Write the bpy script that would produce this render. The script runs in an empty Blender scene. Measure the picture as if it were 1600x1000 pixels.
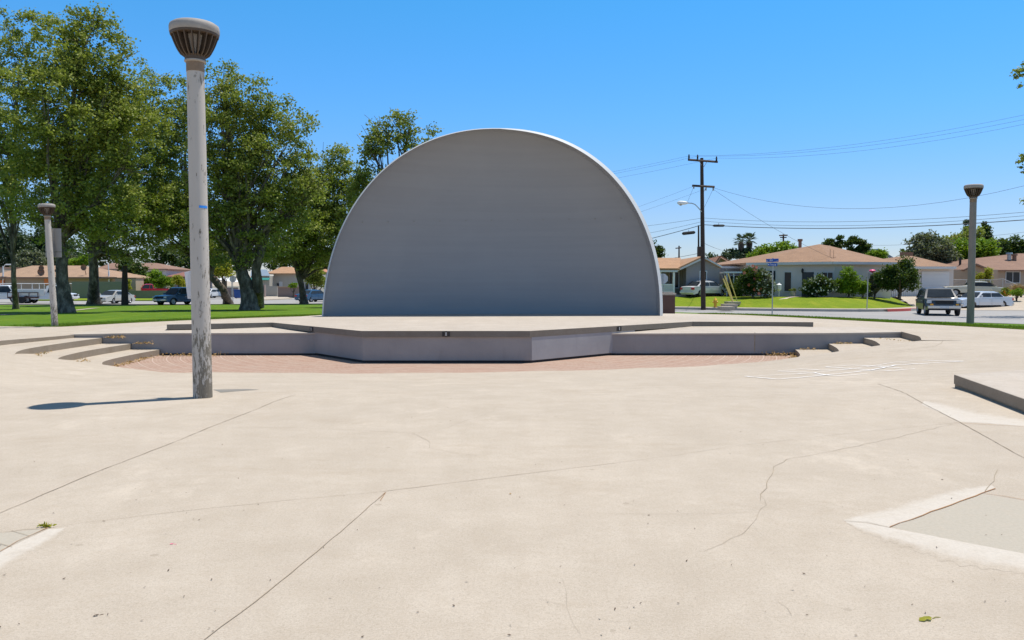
import bpy, bmesh, math, random
import numpy as np
from mathutils import Vector, Matrix
from mathutils.bvhtree import BVHTree
R = math.radians
random.seed(7)
scene = bpy.context.scene
COL = scene.collection

# ------------------------------------------------------------ camera, sky, sun, exposure
EYE, F, HORIZ = 1.6, 1250.0, 446.0
PITCH = math.atan((500-HORIZ)/F)
cam_d = bpy.data.cameras.new('camera'); cam = bpy.data.objects.new('camera', cam_d); COL.objects.link(cam)
cam.location = (0, 0, EYE); cam.rotation_euler = (R(90)-PITCH, 0, 0)
cam_d.sensor_width = 36; cam_d.lens = 36*F/1600; cam_d.clip_start = .1; cam_d.clip_end = 4000
scene.camera = cam
scene.render.resolution_x = 1024; scene.render.resolution_y = 640

SUN_EL, SUN_AZ = R(71), R(62.5)          # azimuth clockwise from +Y (view direction)
w = bpy.data.worlds.new('World'); scene.world = w; w.use_nodes = True
nt = w.node_tree; bg = nt.nodes['Background']
sky = nt.nodes.new('ShaderNodeTexSky'); sky.sky_type = 'NISHITA'; sky.sun_disc = False
sky.sun_elevation = SUN_EL; sky.sun_rotation = SUN_AZ
sky.air_density = 1.0; sky.dust_density = 0.0; sky.ozone_density = 4; sky.altitude = 0
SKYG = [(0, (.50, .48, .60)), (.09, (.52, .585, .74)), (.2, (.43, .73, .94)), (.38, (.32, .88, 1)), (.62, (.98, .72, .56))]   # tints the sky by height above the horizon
hs = nt.nodes.new('ShaderNodeHueSaturation'); hs.inputs['Saturation'].default_value = 1.1
hs.inputs['Hue'].default_value = .5
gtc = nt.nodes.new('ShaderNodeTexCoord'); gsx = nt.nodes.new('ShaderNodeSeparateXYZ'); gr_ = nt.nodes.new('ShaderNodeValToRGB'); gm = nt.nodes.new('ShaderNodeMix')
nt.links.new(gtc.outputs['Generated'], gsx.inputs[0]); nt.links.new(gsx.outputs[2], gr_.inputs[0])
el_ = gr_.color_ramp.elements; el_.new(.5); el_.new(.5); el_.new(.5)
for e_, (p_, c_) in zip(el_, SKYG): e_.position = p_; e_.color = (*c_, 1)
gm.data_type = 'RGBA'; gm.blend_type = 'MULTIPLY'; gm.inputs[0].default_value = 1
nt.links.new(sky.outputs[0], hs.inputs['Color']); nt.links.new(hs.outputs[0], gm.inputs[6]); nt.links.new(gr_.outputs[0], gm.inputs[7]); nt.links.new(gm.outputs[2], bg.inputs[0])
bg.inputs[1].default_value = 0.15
sd = bpy.data.lights.new('sun', 'SUN'); sd.energy = 4.2; sd.angle = R(.5); sd.color = (1, .955, .88)
sun = bpy.data.objects.new('sun', sd); COL.objects.link(sun)
tosun = Vector((math.sin(SUN_AZ)*math.cos(SUN_EL), math.cos(SUN_AZ)*math.cos(SUN_EL), math.sin(SUN_EL)))
sun.rotation_euler = tosun.to_track_quat('Z', 'Y').to_euler(); sun.location = (20, 20, 40)
scene.view_settings.view_transform = 'Standard'; scene.view_settings.look = 'None'
scene.view_settings.gamma = 1; scene.view_settings.exposure = 0.32

# ------------------------------------------------------------ helpers
def ray(px, py):
    u = (px-800)/F; v = (500-py)/F
    return Vector((u, math.cos(PITCH)+v*math.sin(PITCH), v*math.cos(PITCH)-math.sin(PITCH)))
def at(px, py, Y):                      # point of the place seen in that direction, Y metres ahead
    d = ray(px, py); t = Y/d.y; return Vector((d.x*t, Y, EYE+d.z*t))
def on(px, py, z):                      # point at height z
    d = ray(px, py); t = (z-EYE)/d.z; return Vector((d.x*t, d.y*t, z))

def tag(o, label=None, cat=None, group=None, kind=None):
    if label: o['label'] = label
    if cat: o['category'] = cat
    if group: o['group'] = group
    if kind: o['kind'] = kind
    return o
def empty(name, loc=(0, 0, 0), rz=0, label=None, cat=None, group=None):
    o = bpy.data.objects.new(name, None); COL.objects.link(o); o.empty_display_size = .2
    o.location = loc; o.rotation_euler = (0, 0, rz)
    return tag(o, label, cat, group)
def copy_tree(o, parent=None):
    c = o.copy(); COL.objects.link(c); c.parent = parent
    for ch in [k for k in COL.objects if k.parent == o]:
        copy_tree(ch, c)
    return c

class MB:
    def __init__(s): s.v = []; s.f = []; s.m = Matrix()
    def add(s, vs, fs):
        n = len(s.v); s.v += [s.m @ Vector(p) for p in vs]; s.f += [tuple(i+n for i in f) for f in fs]; return s
    def box(s, c, d, rz=0, rx=0, ry=0):
        M = Matrix.Translation(c) @ Matrix.Rotation(rz, 4, 'Z') @ Matrix.Rotation(ry, 4, 'Y') @ Matrix.Rotation(rx, 4, 'X')
        vs = [M @ Vector((x*d[0]/2, y*d[1]/2, z*d[2]/2)) for x in (-1, 1) for y in (-1, 1) for z in (-1, 1)]
        return s.add(vs, [(0,1,3,2),(4,6,7,5),(0,4,5,1),(2,3,7,6),(0,2,6,4),(1,5,7,3)])
    def bx(s, x0, x1, y0, y1, z0, z1):
        return s.box(((x0+x1)/2, (y0+y1)/2, (z0+z1)/2), (x1-x0, y1-y0, z1-z0))
    def prism(s, poly, z0, z1):
        n = len(poly); a = sum(poly[i][0]*poly[(i+1)%n][1]-poly[(i+1)%n][0]*poly[i][1] for i in range(n))
        if a < 0: poly = poly[::-1]
        vs = [(p[0], p[1], z0) for p in poly]+[(p[0], p[1], z1) for p in poly]
        return s.add(vs, [tuple(range(n-1, -1, -1)), tuple(range(n, 2*n))]+[(i, (i+1) % n, n+(i+1) % n, n+i) for i in range(n)])
    def tube(s, pts, rad, n=8, cap=True):
        pts = [Vector(p) for p in pts]
        if not hasattr(rad, '__len__'): rad = [rad]*len(pts)
        vs = []; up = Vector((0, 0, 1)); prev = None
        for i, p in enumerate(pts):
            d = (pts[min(i+1, len(pts)-1)]-pts[max(i-1, 0)]).normalized()
            if prev is None:
                a = d.cross(up) if abs(d.z) < .95 else d.cross(Vector((1, 0, 0)))
            else:
                a = prev-d*prev.dot(d)
            a.normalize(); prev = a; b = d.cross(a)
            for k in range(n):
                t = 2*math.pi*k/n; vs.append(p+(a*math.cos(t)+b*math.sin(t))*rad[i])
        fs = [(i*n+k, i*n+(k+1) % n, (i+1)*n+(k+1) % n, (i+1)*n+k) for i in range(len(pts)-1) for k in range(n)]
        if cap: fs += [tuple(range(n-1, -1, -1)), tuple(range((len(pts)-1)*n, len(pts)*n))]
        return s.add(vs, fs)
    def lathe(s, prof, n=24, c=(0, 0, 0), cap=True):
        vs = [(c[0]+r*math.cos(2*math.pi*k/n), c[1]+r*math.sin(2*math.pi*k/n), c[2]+z) for r, z in prof for k in range(n)]
        m = len(prof)
        fs = [(i*n+k, i*n+(k+1) % n, (i+1)*n+(k+1) % n, (i+1)*n+k) for i in range(m-1) for k in range(n)]
        if cap: fs += [tuple(range(n-1, -1, -1)), tuple(range((m-1)*n, m*n))]
        return s.add(vs, fs)
    def grid(s, P):                      # P[i][j] points
        n, m = len(P), len(P[0]); vs = [p for row in P for p in row]
        return s.add(vs, [(i*m+j, i*m+j+1, (i+1)*m+j+1, (i+1)*m+j) for i in range(n-1) for j in range(m-1)])
    def build(s, name, mat, parent=None, smooth=None, bevel=0, fix=True):
        me = bpy.data.meshes.new(name); me.from_pydata([tuple(v) for v in s.v], [], s.f)
        if fix:
            bm = bmesh.new(); bm.from_mesh(me); bmesh.ops.recalc_face_normals(bm, faces=bm.faces)
            if bevel: bmesh.ops.bevel(bm, geom=list(bm.edges), offset=bevel, segments=2, affect='EDGES', profile=.5)
            bm.to_mesh(me); bm.free()
        if smooth is not None:
            me.polygons.foreach_set('use_smooth', [True]*len(me.polygons))
            me.set_sharp_from_angle(angle=R(smooth))
        me.materials.append(mat); me.update()
        o = bpy.data.objects.new(name, me); COL.objects.link(o); o.parent = parent
        return o

# ------------------------------------------------------------ materials
def nodes(name):
    m = bpy.data.materials.new(name); m.use_nodes = True; t = m.node_tree
    return m, t, t.nodes['Principled BSDF']
def N(t, kind, **kw):
    n = t.nodes.new(kind)
    for k, v in kw.items():
        if k in n.inputs: n.inputs[k].default_value = v
        else: setattr(n, k, v)
    return n
def noise(t, co, scale, detail=4, rough=.6, **kw):
    n = N(t, 'ShaderNodeTexNoise', Scale=scale, Detail=detail, Roughness=rough, **kw); t.links.new(co, n.inputs['Vector']); return n.outputs['Fac']
def ramp(t, fac, stops):
    n = t.nodes.new('ShaderNodeValToRGB'); e = n.color_ramp.elements
    while len(e) < len(stops): e.new(.5)
    for el, (p, c) in zip(e, stops):
        el.position = p; el.color = (*c, 1) if hasattr(c, '__len__') else (c, c, c, 1)
    t.links.new(fac, n.inputs[0]); return n.outputs[0]
def mix(t, fac, a, b, mode='MIX'):
    n = t.nodes.new('ShaderNodeMix'); n.data_type = 'RGBA'; n.blend_type = mode
    for i, v in ((0, fac), (6, a), (7, b)):
        if hasattr(v, 'is_linked') or hasattr(v, 'links'): t.links.new(v, n.inputs[i])
        else: n.inputs[i].default_value = v if i == 0 else ((*v, 1) if len(v) == 3 else v)
    return n.outputs[2]
def math_(t, op, a, b=0):
    n = t.nodes.new('ShaderNodeMath'); n.operation = op
    for i, v in ((0, a), (1, b)):
        if hasattr(v, 'links'): t.links.new(v, n.inputs[i])
        else: n.inputs[i].default_value = v
    return n.outputs[0]
def coords(t, which='Object', scale=None):
    c = t.nodes.new('ShaderNodeTexCoord').outputs[which]
    if scale:
        m = N(t, 'ShaderNodeMapping'); m.inputs['Scale'].default_value = scale; t.links.new(c, m.inputs['Vector']); c = m.outputs[0]
    return c
def bump(t, bs, h, dist=.01, strength=.5):
    b = N(t, 'ShaderNodeBump', Strength=strength, Distance=dist); t.links.new(h, b.inputs['Height']); t.links.new(b.outputs[0], bs.inputs['Normal'])
def simple(name, c, rough=.6, var=.18, sc=4, metal=0, bmp=0, scale=None, spec=.5):
    m, t, bs = nodes(name); co = coords(t, 'Object', scale)
    f = noise(t, co, sc)
    t.links.new(mix(t, f, tuple(x*(1-var) for x in c), tuple(min(1, x*(1+var)) for x in c)), bs.inputs['Base Color'])
    bs.inputs['Roughness'].default_value = rough; bs.inputs['Metallic'].default_value = metal
    bs.inputs['Specular IOR Level'].default_value = spec
    if bmp: bump(t, bs, noise(t, co, sc*8), bmp)
    return m
M = {}
def concrete(name, c, spk=.5, dirt=1.0, patch=None):
    m, t, bs = nodes(name); co = coords(t)
    big = noise(t, co, .22, 5, .65); med = noise(t, co, 1.7, 6, .7); fine = noise(t, co, 42, 5, .8); gr = noise(t, co, 95, 4, .9); m3 = noise(t, co, 7, 5, .75)
    base = mix(t, ramp(t, big, [(.3, 0), (.7, 1)]), tuple(x*.90 for x in c), tuple(x*1.06 for x in c))
    base = mix(t, ramp(t, med, [(.35, 0), (.65, 1)]), mix(t, .6, base, (c[0]*.78, c[1]*.76, c[2]*.73)), base)
    base = mix(t, math_(t, 'MULTIPLY', ramp(t, fine, [(.42, 1), (.5, 0)]), spk*.5), base, (c[0]*.55, c[1]*.52, c[2]*.48))
    base = mix(t, math_(t, 'MULTIPLY', ramp(t, gr, [(.34, 1), (.48, 0)]), spk*1.1), base, (c[0]*.45, c[1]*.42, c[2]*.40))
    base = mix(t, math_(t, 'MULTIPLY', ramp(t, gr, [(.54, 0), (.66, 1)]), spk*.9), base, tuple(min(.85, x*1.25) for x in c))
    base = mix(t, math_(t, 'MULTIPLY', ramp(t, m3, [(.38, 1), (.55, 0)]), spk*.55), base, (c[0]*.80, c[1]*.77, c[2]*.73))
    st = noise(t, coords(t, 'Object', (.35, 1.1, 1)), .9, 8, .75)
    base = mix(t, math_(t, 'MULTIPLY', ramp(t, st, [(.56, 0), (.72, 1)]), .28*dirt), base, (c[0]*.62, c[1]*.54, c[2]*.44))
    vo = N(t, 'ShaderNodeTexVoronoi', Scale=1.6, Randomness=1.0); t.links.new(co, vo.inputs['Vector'])
    spot = math_(t, 'LESS_THAN', math_(t, 'ADD', vo.outputs['Distance'], math_(t, 'MULTIPLY', fine, .03)), .055)
    base = mix(t, math_(t, 'MULTIPLY', spot, .33*dirt), base, (c[0]*.5, c[1]*.47, c[2]*.43))
    w2 = noise(t, coords(t, 'Object', (.8, .5, 1)), .45, 9, .8)
    base = mix(t, math_(t, 'MULTIPLY', ramp(t, w2, [(.53, 0), (.60, 1)]), .16*dirt), base, (c[0]*.72, c[1]*.66, c[2]*.58))
    base = mix(t, math_(t, 'MULTIPLY', ramp(t, w2, [(.36, 1), (.43, 0)]), .35), base, tuple(min(.8, x*1.16) for x in c))
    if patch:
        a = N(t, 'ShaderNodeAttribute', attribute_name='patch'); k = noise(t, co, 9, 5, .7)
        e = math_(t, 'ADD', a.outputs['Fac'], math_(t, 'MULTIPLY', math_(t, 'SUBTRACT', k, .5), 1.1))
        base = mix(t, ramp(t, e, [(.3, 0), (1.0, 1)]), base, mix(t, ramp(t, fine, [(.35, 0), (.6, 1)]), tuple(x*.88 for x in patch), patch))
    t.links.new(base, bs.inputs['Base Color']); bs.inputs['Roughness'].default_value = .9
    bs.inputs['Specular IOR Level'].default_value = .2
    h = math_(t, 'ADD', math_(t, 'MULTIPLY', fine, .5), gr); bump(t, bs, h, .004, .6)
    return m
PC = (.52, .447, .362)
M['plaza'] = concrete('plaza_concrete', PC)
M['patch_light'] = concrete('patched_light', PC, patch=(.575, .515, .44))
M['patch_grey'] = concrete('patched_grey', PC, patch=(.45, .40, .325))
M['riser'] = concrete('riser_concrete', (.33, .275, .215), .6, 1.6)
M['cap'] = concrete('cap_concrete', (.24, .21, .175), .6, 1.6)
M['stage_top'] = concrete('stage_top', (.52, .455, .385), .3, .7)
M['kerb'] = concrete('kerb', (.45, .43, .39), .3, 1.2)
M['crack'] = simple('crack_dirt', (.31, .25, .175), .95, .5, 6)
M['joint'] = simple('joint_fill', (.30, .235, .165), .95, .35, 9)
M['rust'] = simple('joint_rust', (.33, .17, .07), .95, .3, 20)
M['chalk'] = simple('chalk', (.86, .85, .84), .95, .1, 30)
M['black'] = simple('black', (.012, .012, .013), .7)
M['near_black'] = simple('near_black', (.045, .04, .04), .9, .3)  # near-black tone of the set-back plinths and the brackets
def wallpaint(name, c):
    m, t, bs = nodes(name); co = coords(t)
    a = noise(t, co, .5, 5, .6); st = noise(t, coords(t, 'Object', (1.2, 1.2, .25)), 3, 6, .7)
    b = mix(t, ramp(t, a, [(.35, 0), (.65, 1)]), tuple(x*.88 for x in c), tuple(x*1.08 for x in c))
    b = mix(t, math_(t, 'MULTIPLY', ramp(t, st, [(.55, 0), (.75, 1)]), .35), b, tuple(x*.7 for x in c))
    sc = noise(t, co, 2.3, 8, .75)
    b = mix(t, math_(t, 'MULTIPLY', ramp(t, sc, [(.66, 0), (.7, 1)]), .4), b, (.42, .41, .41))
    t.links.new(b, bs.inputs['Base Color']); bs.inputs['Roughness'].default_value = .75
    bump(t, bs, noise(t, co, 30), .006, .5); return m
M['worn_lit_wall'] = wallpaint('worn_lit_wall_paint', (.36, .345, .345))  # worn paint, also lightened so the sunlit facet reads brighter
M['wallpaint'] = wallpaint('mauve_grey_wall_paint', (.30, .28, .27))
def shellpaint():
    m, t, bs = nodes('shell_paint'); co = coords(t)
    bands = noise(t, coords(t, 'Object', (.12, .12, 3.2)), 1.1, 3, .6)
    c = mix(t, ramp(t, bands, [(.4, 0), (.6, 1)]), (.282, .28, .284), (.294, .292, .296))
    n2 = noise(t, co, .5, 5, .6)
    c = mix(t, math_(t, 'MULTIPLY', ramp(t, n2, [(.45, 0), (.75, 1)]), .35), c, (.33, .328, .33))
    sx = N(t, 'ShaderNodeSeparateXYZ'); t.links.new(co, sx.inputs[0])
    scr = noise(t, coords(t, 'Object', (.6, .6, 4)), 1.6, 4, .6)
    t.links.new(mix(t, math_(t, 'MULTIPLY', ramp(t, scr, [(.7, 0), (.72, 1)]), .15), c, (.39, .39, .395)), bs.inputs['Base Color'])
    bs.inputs['Roughness'].default_value = .55; bs.inputs['Specular IOR Level'].default_value = .35
    wv = N(t, 'ShaderNodeTexWave', Scale=.9, Distortion=.6, bands_direction='Z'); t.links.new(co, wv.inputs['Vector'])
    bump(t, bs, math_(t, 'ADD', math_(t, 'MULTIPLY', wv.outputs['Fac'], .6), noise(t, co, 6, 4)), .007, .3)
    return m
M['shell'] = shellpaint()
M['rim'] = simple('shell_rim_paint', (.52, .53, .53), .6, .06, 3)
def brickmat():
    m, t, bs = nodes('paving_brick'); co = coords(t)
    sx = N(t, 'ShaderNodeSeparateXYZ'); t.links.new(co, sx.inputs[0])
    X = math_(t, 'ADD', sx.outputs[0], 2.0); Y = math_(t, 'SUBTRACT', sx.outputs[1], 30.0)
    r = math_(t, 'SQRT', math_(t, 'ADD', math_(t, 'MULTIPLY', X, X), math_(t, 'MULTIPLY', Y, Y)))
    th = math_(t, 'MULTIPLY', math_(t, 'ARCTAN2', Y, X), 9.0)
    cx = N(t, 'ShaderNodeCombineXYZ'); t.links.new(th, cx.inputs[0]); t.links.new(r, cx.inputs[1])
    b = N(t, 'ShaderNodeTexBrick', Scale=1.0); t.links.new(cx.outputs[0], b.inputs['Vector'])
    b.inputs['Color1'].default_value = (.31, .185, .125, 1); b.inputs['Color2'].default_value = (.37, .24, .17, 1)
    b.inputs['Mortar'].default_value = (.45, .30, .235, 1); b.inputs['Mortar Size'].default_value = .008
    b.inputs['Brick Width'].default_value = .21; b.inputs['Row Height'].default_value = .105
    fr = math_(t, 'FRACT', math_(t, 'MULTIPLY', r, 1/.42)); ln = ramp(t, fr, [(.0, 1), (.05, 1), (.075, 0)])
    c = mix(t, math_(t, 'MULTIPLY', ln, .6), b.outputs['Color'], (.58, .46, .38))
    d = noise(t, co, 1.3, 6, .7)
    c = mix(t, math_(t, 'MULTIPLY', ramp(t, d, [(.4, 0), (.7, 1)]), .5), c, (.40, .32, .25))
    t.links.new(c, bs.inputs['Base Color']); bs.inputs['Roughness'].default_value = .85; return m
M['brick'] = brickmat()
def grassmat(name, c1, c2, c3):
    m, t, bs = nodes(name); co = coords(t)
    a = noise(t, co, .5, 7, .75); f = noise(t, co, 9, 7, .85); st = noise(t, coords(t, 'Object', (1, .25, 1)), 1.2, 4, .6)
    c = mix(t, ramp(t, a, [(.35, 0), (.65, 1)]), c1, c2)
    c = mix(t, ramp(t, f, [(.35, 0), (.68, 1)]), mix(t, .5, c, (.02, .05, .008)), c)
    c = mix(t, math_(t, 'MULTIPLY', ramp(t, st, [(.5, 0), (.75, 1)]), .6), c, c3)
    t.links.new(c, bs.inputs['Base Color']); bs.inputs['Roughness'].default_value = .9; bs.inputs['Specular IOR Level'].default_value = .15
    bump(t, bs, f, .05, 1); return m
M['grass'] = grassmat('park_grass', (.10, .20, .008), (.155, .26, .012), (.22, .27, .02))
M['yardgrass'] = grassmat('yard_grass', (.19, .275, .010), (.26, .335, .014), (.33, .32, .03))
def asphalt():
    m, t, bs = nodes('asphalt'); co = coords(t)
    a = noise(t, co, .18, 6, .7); f = noise(t, co, 30, 3, .8)
    c = mix(t, ramp(t, a, [(.3, 0), (.7, 1)]), (.30, .285, .27), (.38, .36, .34))
    c = mix(t, ramp(t, f, [(.3, 0), (.6, 1)]), mix(t, .25, c, (.1, .1, .1)), c)
    t.links.new(c, bs.inputs['Base Color']); bs.inputs['Roughness'].default_value = .9; bump(t, bs, f, .006); return m
M['asphalt'] = asphalt()
M['dirt'] = simple('far_ground', (.22, .20, .15), .95, .3, .2)
def pole_paint():
    m, t, bs = nodes('peeling_pole_paint'); co = coords(t, 'Object', (1, 1, .22)); c0 = coords(t)
    a = noise(t, co, 22, 6, .75); sx = N(t, 'ShaderNodeSeparateXYZ'); t.links.new(c0, sx.inputs[0])
    z = ramp(t, math_(t, 'DIVIDE', sx.outputs[2], 5.0), [(0, .19), (.12, .14), (.28, .06), (.5, .015), (.80, .01), (.93, .05), (1, .07)])
    x = math_(t, 'MULTIPLY', sx.outputs[0], .28)
    e = math_(t, 'ADD', math_(t, 'ADD', a, z), x)
    pk = ramp(t, e, [(.645, 0), (.665, 1)])
    base = mix(t, noise(t, co, 5), (.46, .41, .355), (.56, .505, .44))
    under = mix(t, noise(t, co, 60, 3), (.09, .075, .055), (.30, .26, .20))
    t.links.new(mix(t, pk, base, under), bs.inputs['Base Color']); bs.inputs['Roughness'].default_value = .8
    bump(t, bs, math_(t, 'SUBTRACT', math_(t, 'MULTIPLY', a, .3), pk), .004, .7); return m
M['pole'] = pole_paint()
M['greypole'] = simple('weathered_grey_pole', (.25, .215, .185), .85, .3, 5, 0, .004, (1, 1, .3))
M['wireg'] = simple('cable_rubber', (.05, .055, .06), .7)
M['bronze'] = simple('bronze_metal', (.085, .056, .036), .6, .35, 12, .1, .003)
M['bronze2'] = simple('bronze_collar', (.26, .17, .10), .6, .35, 10, .1, .003)
M['cap_grey'] = simple('lamp_cap', (.34, .305, .27), .75, .25, 12, 0, .004)
M['lens'] = simple('lamp_lens', (.42, .36, .30), .35, .15, 6)
M['metal'] = simple('galvanised', (.42, .42, .41), .45, .15, 6, .5)
M['signback'] = simple('sign_back', (.27, .26, .245), .5, .1, 3, .4)
M['white'] = simple('white_paint', (.78, .78, .77), .5, .06, 2)
M['paper'] = simple('paper', (.80, .80, .82), .7, .03, 2)
M['ink'] = simple('ink', (.25, .25, .3), .8)
M['tape'] = simple('blue_tape', (.03, .25, .75), .5)
M['wood'] = simple('dark_pole_wood', (.055, .035, .026), .85, .35, 5, 0, .01, (1, 1, .15))
M['brownbin'] = simple('brown_bin', (.075, .035, .028), .6)
def bark(name, a, b, c):
    m, t, bs = nodes(name); co = coords(t, 'Object', (1, 1, .5))
    v = N(t, 'ShaderNodeTexVoronoi', Scale=2.2); t.links.new(co, v.inputs['Vector'])
    f = noise(t, co, 3, 6, .7); k = ramp(t, f, [(.38, a), (.5, b), (.62, c)])
    t.links.new(k, bs.inputs['Base Color']); bs.inputs['Roughness'].default_value = .9
    bump(t, bs, noise(t, co, 14, 5, .7), .05, .8); return m
M['bark'] = bark('sycamore_bark', (.05, .038, .026), (.11, .088, .062), (.24, .20, .15))
M['bark2'] = bark('brown_bark', (.05, .037, .026), (.10, .075, .05), (.17, .135, .1))
def leafmat(name, cols, trans=.35, rough=.5):
    m, t, bs = nodes(name); g = t.nodes.new('ShaderNodeNewGeometry').outputs['Random Per Island']
    n = len(cols); c = ramp(t, g, [(i/(n-1), cc) for i, cc in enumerate(cols)])
    o = noise(t, coords(t), .5, 3)
    c = mix(t, math_(t, 'MULTIPLY', ramp(t, o, [(.4, 0), (.62, 1)]), .55), c, cols[-1])
    t.links.new(c, bs.inputs['Base Color']); bs.inputs['Roughness'].default_value = rough; bs.inputs['Specular IOR Level'].default_value = .22
    tr = t.nodes.new('ShaderNodeBsdfTranslucent'); t.links.new(mix(t, .5, c, (.30, .42, .02), 'MIX'), tr.inputs[0])
    ms = t.nodes.new('ShaderNodeMixShader'); ms.inputs[0].default_value = trans
    t.links.new(bs.outputs[0], ms.inputs[1]); t.links.new(tr.outputs[0], ms.inputs[2])
    t.links.new(ms.outputs[0], t.nodes['Material Output'].inputs[0]); return m
M['leaf'] = leafmat('sycamore_leaves', [(.07, .10, .014), (.125, .165, .022), (.20, .235, .032), (.42, .43, .10)], .32, .5)
M['leaf2'] = leafmat('sycamore_leaves_olive', [(.065, .095, .018), (.115, .155, .025), (.185, .22, .038), (.40, .41, .10)], .32, .5)
M['leafbright'] = leafmat('bright_leaves', [(.08, .16, .012), (.13, .24, .015), (.20, .32, .02)])
M['leafdark'] = leafmat('dark_leaves', [(.018, .045, .01), (.03, .065, .014), (.05, .09, .018)], .2)
M['leafolive'] = leafmat('olive_grey_leaves', [(.085, .10, .06), (.13, .145, .09), (.18, .19, .125)], .2)
M['leafpine'] = leafmat('far_pine_leaves', [(.03, .055, .03), (.045, .075, .04), (.06, .095, .05)], .15)
M['leafyellow'] = leafmat('yellow_leaves', [(.20, .24, .02), (.32, .32, .03), (.42, .36, .03)])
M['leafred'] = leafmat('red_leaves', [(.10, .02, .015), (.22, .05, .03), (.35, .09, .03)], .3)
M['pink'] = simple('pink_blossom', (.75, .22, .16), .6)
M['hotpink'] = simple('hot_pink', (.85, .10, .28), .5)
M['whitebloom'] = simple('white_blossom', (.62, .62, .5), .6)
M['dryleaf'] = leafmat('dry_leaves', [(.22, .12, .05), (.38, .22, .09), (.5, .33, .15)], .15)
M['litter'] = simple('litter', (.10, .065, .04), .9, .4)
def roofmat(name, c, tile=False):
    m, t, bs = nodes(name); co = coords(t)
    a = noise(t, co, 1.0, 6, .7); f = noise(t, coords(t, 'Object', (1, 1, 3)), 9, 4, .8)
    k = mix(t, ramp(t, a, [(.3, 0), (.7, 1)]), tuple(x*.85 for x in c), tuple(x*1.12 for x in c))
    k = mix(t, ramp(t, f, [(.38, 0), (.6, 1)]), mix(t, .35, k, (.05, .03, .02)), k)
    wv = N(t, 'ShaderNodeTexWave', Scale=2.2 if tile else 3.5, bands_direction='Z', Distortion=.4); t.links.new(co, wv.inputs['Vector'])
    k = mix(t, math_(t, 'MULTIPLY', ramp(t, wv.outputs['Fac'], [(.0, 1), (.25, 0)]), .3), k, (c[0]*.4, c[1]*.4, c[2]*.4))
    t.links.new(k, bs.inputs['Base Color']); bs.inputs['Roughness'].default_value = .9; bump(t, bs, f, .02); return m
M['roof'] = roofmat('brown_shingle', (.35, .205, .12)); M['roof2'] = roofmat('orange_shingle', (.47, .27, .145))
M['roof3'] = roofmat('red_tile', (.50, .22, .12), True); M['roof4'] = roofmat('umber_shingle', (.30, .175, .12))
M['stucco_w'] = simple('white_stucco', (.66, .60, .56), .85, .06, 1.5, 0, .006)
M['stucco_g'] = simple('grey_blue_siding', (.30, .28, .28), .8, .08, 1.5, 0, .006)
M['stucco_t'] = simple('tan_stucco', (.42, .31, .22), .85, .08, 1.5, 0, .006)
M['stucco_b'] = simple('beige_siding', (.40, .37, .31), .85, .08, 1.5)
M['olive'] = simple('olive_porch_wall', (.24, .22, .16), .85, .08, 1.5)
M['greenwall'] = simple('grey_green_wall', (.19, .20, .15), .85, .08, 1)
M['tealroof'] = simple('grey_blue_roof', (.18, .24, .30), .7, .1, 1)
M['teal'] = simple('teal_awning', (.02, .22, .19), .7, .1, 1)
M['block'] = simple('pinkish_block_wall', (.26, .195, .17), .9, .14, 2, 0, .01)
M['orange'] = simple('orange_trim', (.75, .22, .06), .7)
def glassm():
    m, t, bs = nodes('window_glass'); co = coords(t)
    t.links.new(mix(t, noise(t, co, 1.4, 3), (.012, .016, .02), (.05, .06, .07)), bs.inputs['Base Color'])
    bs.inputs['Roughness'].default_value = .04; bs.inputs['Specular IOR Level'].default_value = .2; return m
M['glass'] = glassm()
M['darkdoor'] = simple('dark_door', (.035, .035, .04), .5)
M['fascia'] = simple('grey_white_fascia', (.60, .60, .60), .6, .05, 2)
M['garage'] = simple('garage_door_white', (.70, .70, .72), .5, .05, 1)
def paint(name, c, metal=.0, rough=.25):
    m, t, bs = nodes(name); co = coords(t)
    t.links.new(mix(t, noise(t, co, 2, 3), tuple(x*.92 for x in c), c), bs.inputs['Base Color'])
    bs.inputs['Metallic'].default_value = metal; bs.inputs['Roughness'].default_value = rough
    bs.inputs['Coat Weight'].default_value = .4; bs.inputs['Coat Roughness'].default_value = .03
    return m
M['pwhite'] = paint('car_white', (.72, .72, .72)); M['psilver'] = paint('car_champagne', (.55, .52, .47), .3)
M['psilverw'] = paint('car_silver_white', (.66, .68, .72), .15); M['pblue'] = paint('car_steel_blue', (.045, .10, .17), .3)
M['pblue2'] = paint('car_denim_blue', (.05, .12, .22), .3); M['pred'] = paint('car_red', (.55, .02, .04)); M['pdark'] = paint('car_dark_grey_blue', (.02, .026, .036), 0, .5)
M['pbeige'] = paint('car_cream', (.66, .60, .45)); M['tyre'] = simple('rubber', (.015, .015, .016), .8)
M['chrome'] = simple('chrome', (.55, .56, .58), .2, .05, 3, .9); M['rimm'] = simple('wheel_rim', (.42, .42, .43), .35, .1, 5, .6)
M['amber'] = simple('amber_lens', (.9, .38, .02), .3); M['redlens'] = simple('red_lens', (.5, .02, .02), .3)
M['plate'] = simple('number_plate', (.6, .6, .6), .5); M['hlens'] = simple('headlight_lens', (.5, .52, .54), .15)
M['yellow'] = simple('hydrant_yellow', (.72, .40, .03), .5, .1, 4); M['guard'] = simple('guy_guard_yellow', (.62, .50, .16), .6)
M['bluesign'] = simple('street_sign_blue', (.015, .08, .38), .4, .1, 4); M['redk'] = simple('red_kerb_paint', (.50, .09, .08), .8, .2, 5)
M['bluebin'] = simple('blue_bin', (.02, .08, .30), .5); M['terracotta'] = simple('plant_pot', (.35, .36, .34), .7)
M['canvas'] = simple('white_canopy', (.75, .75, .75), .7)

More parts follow.
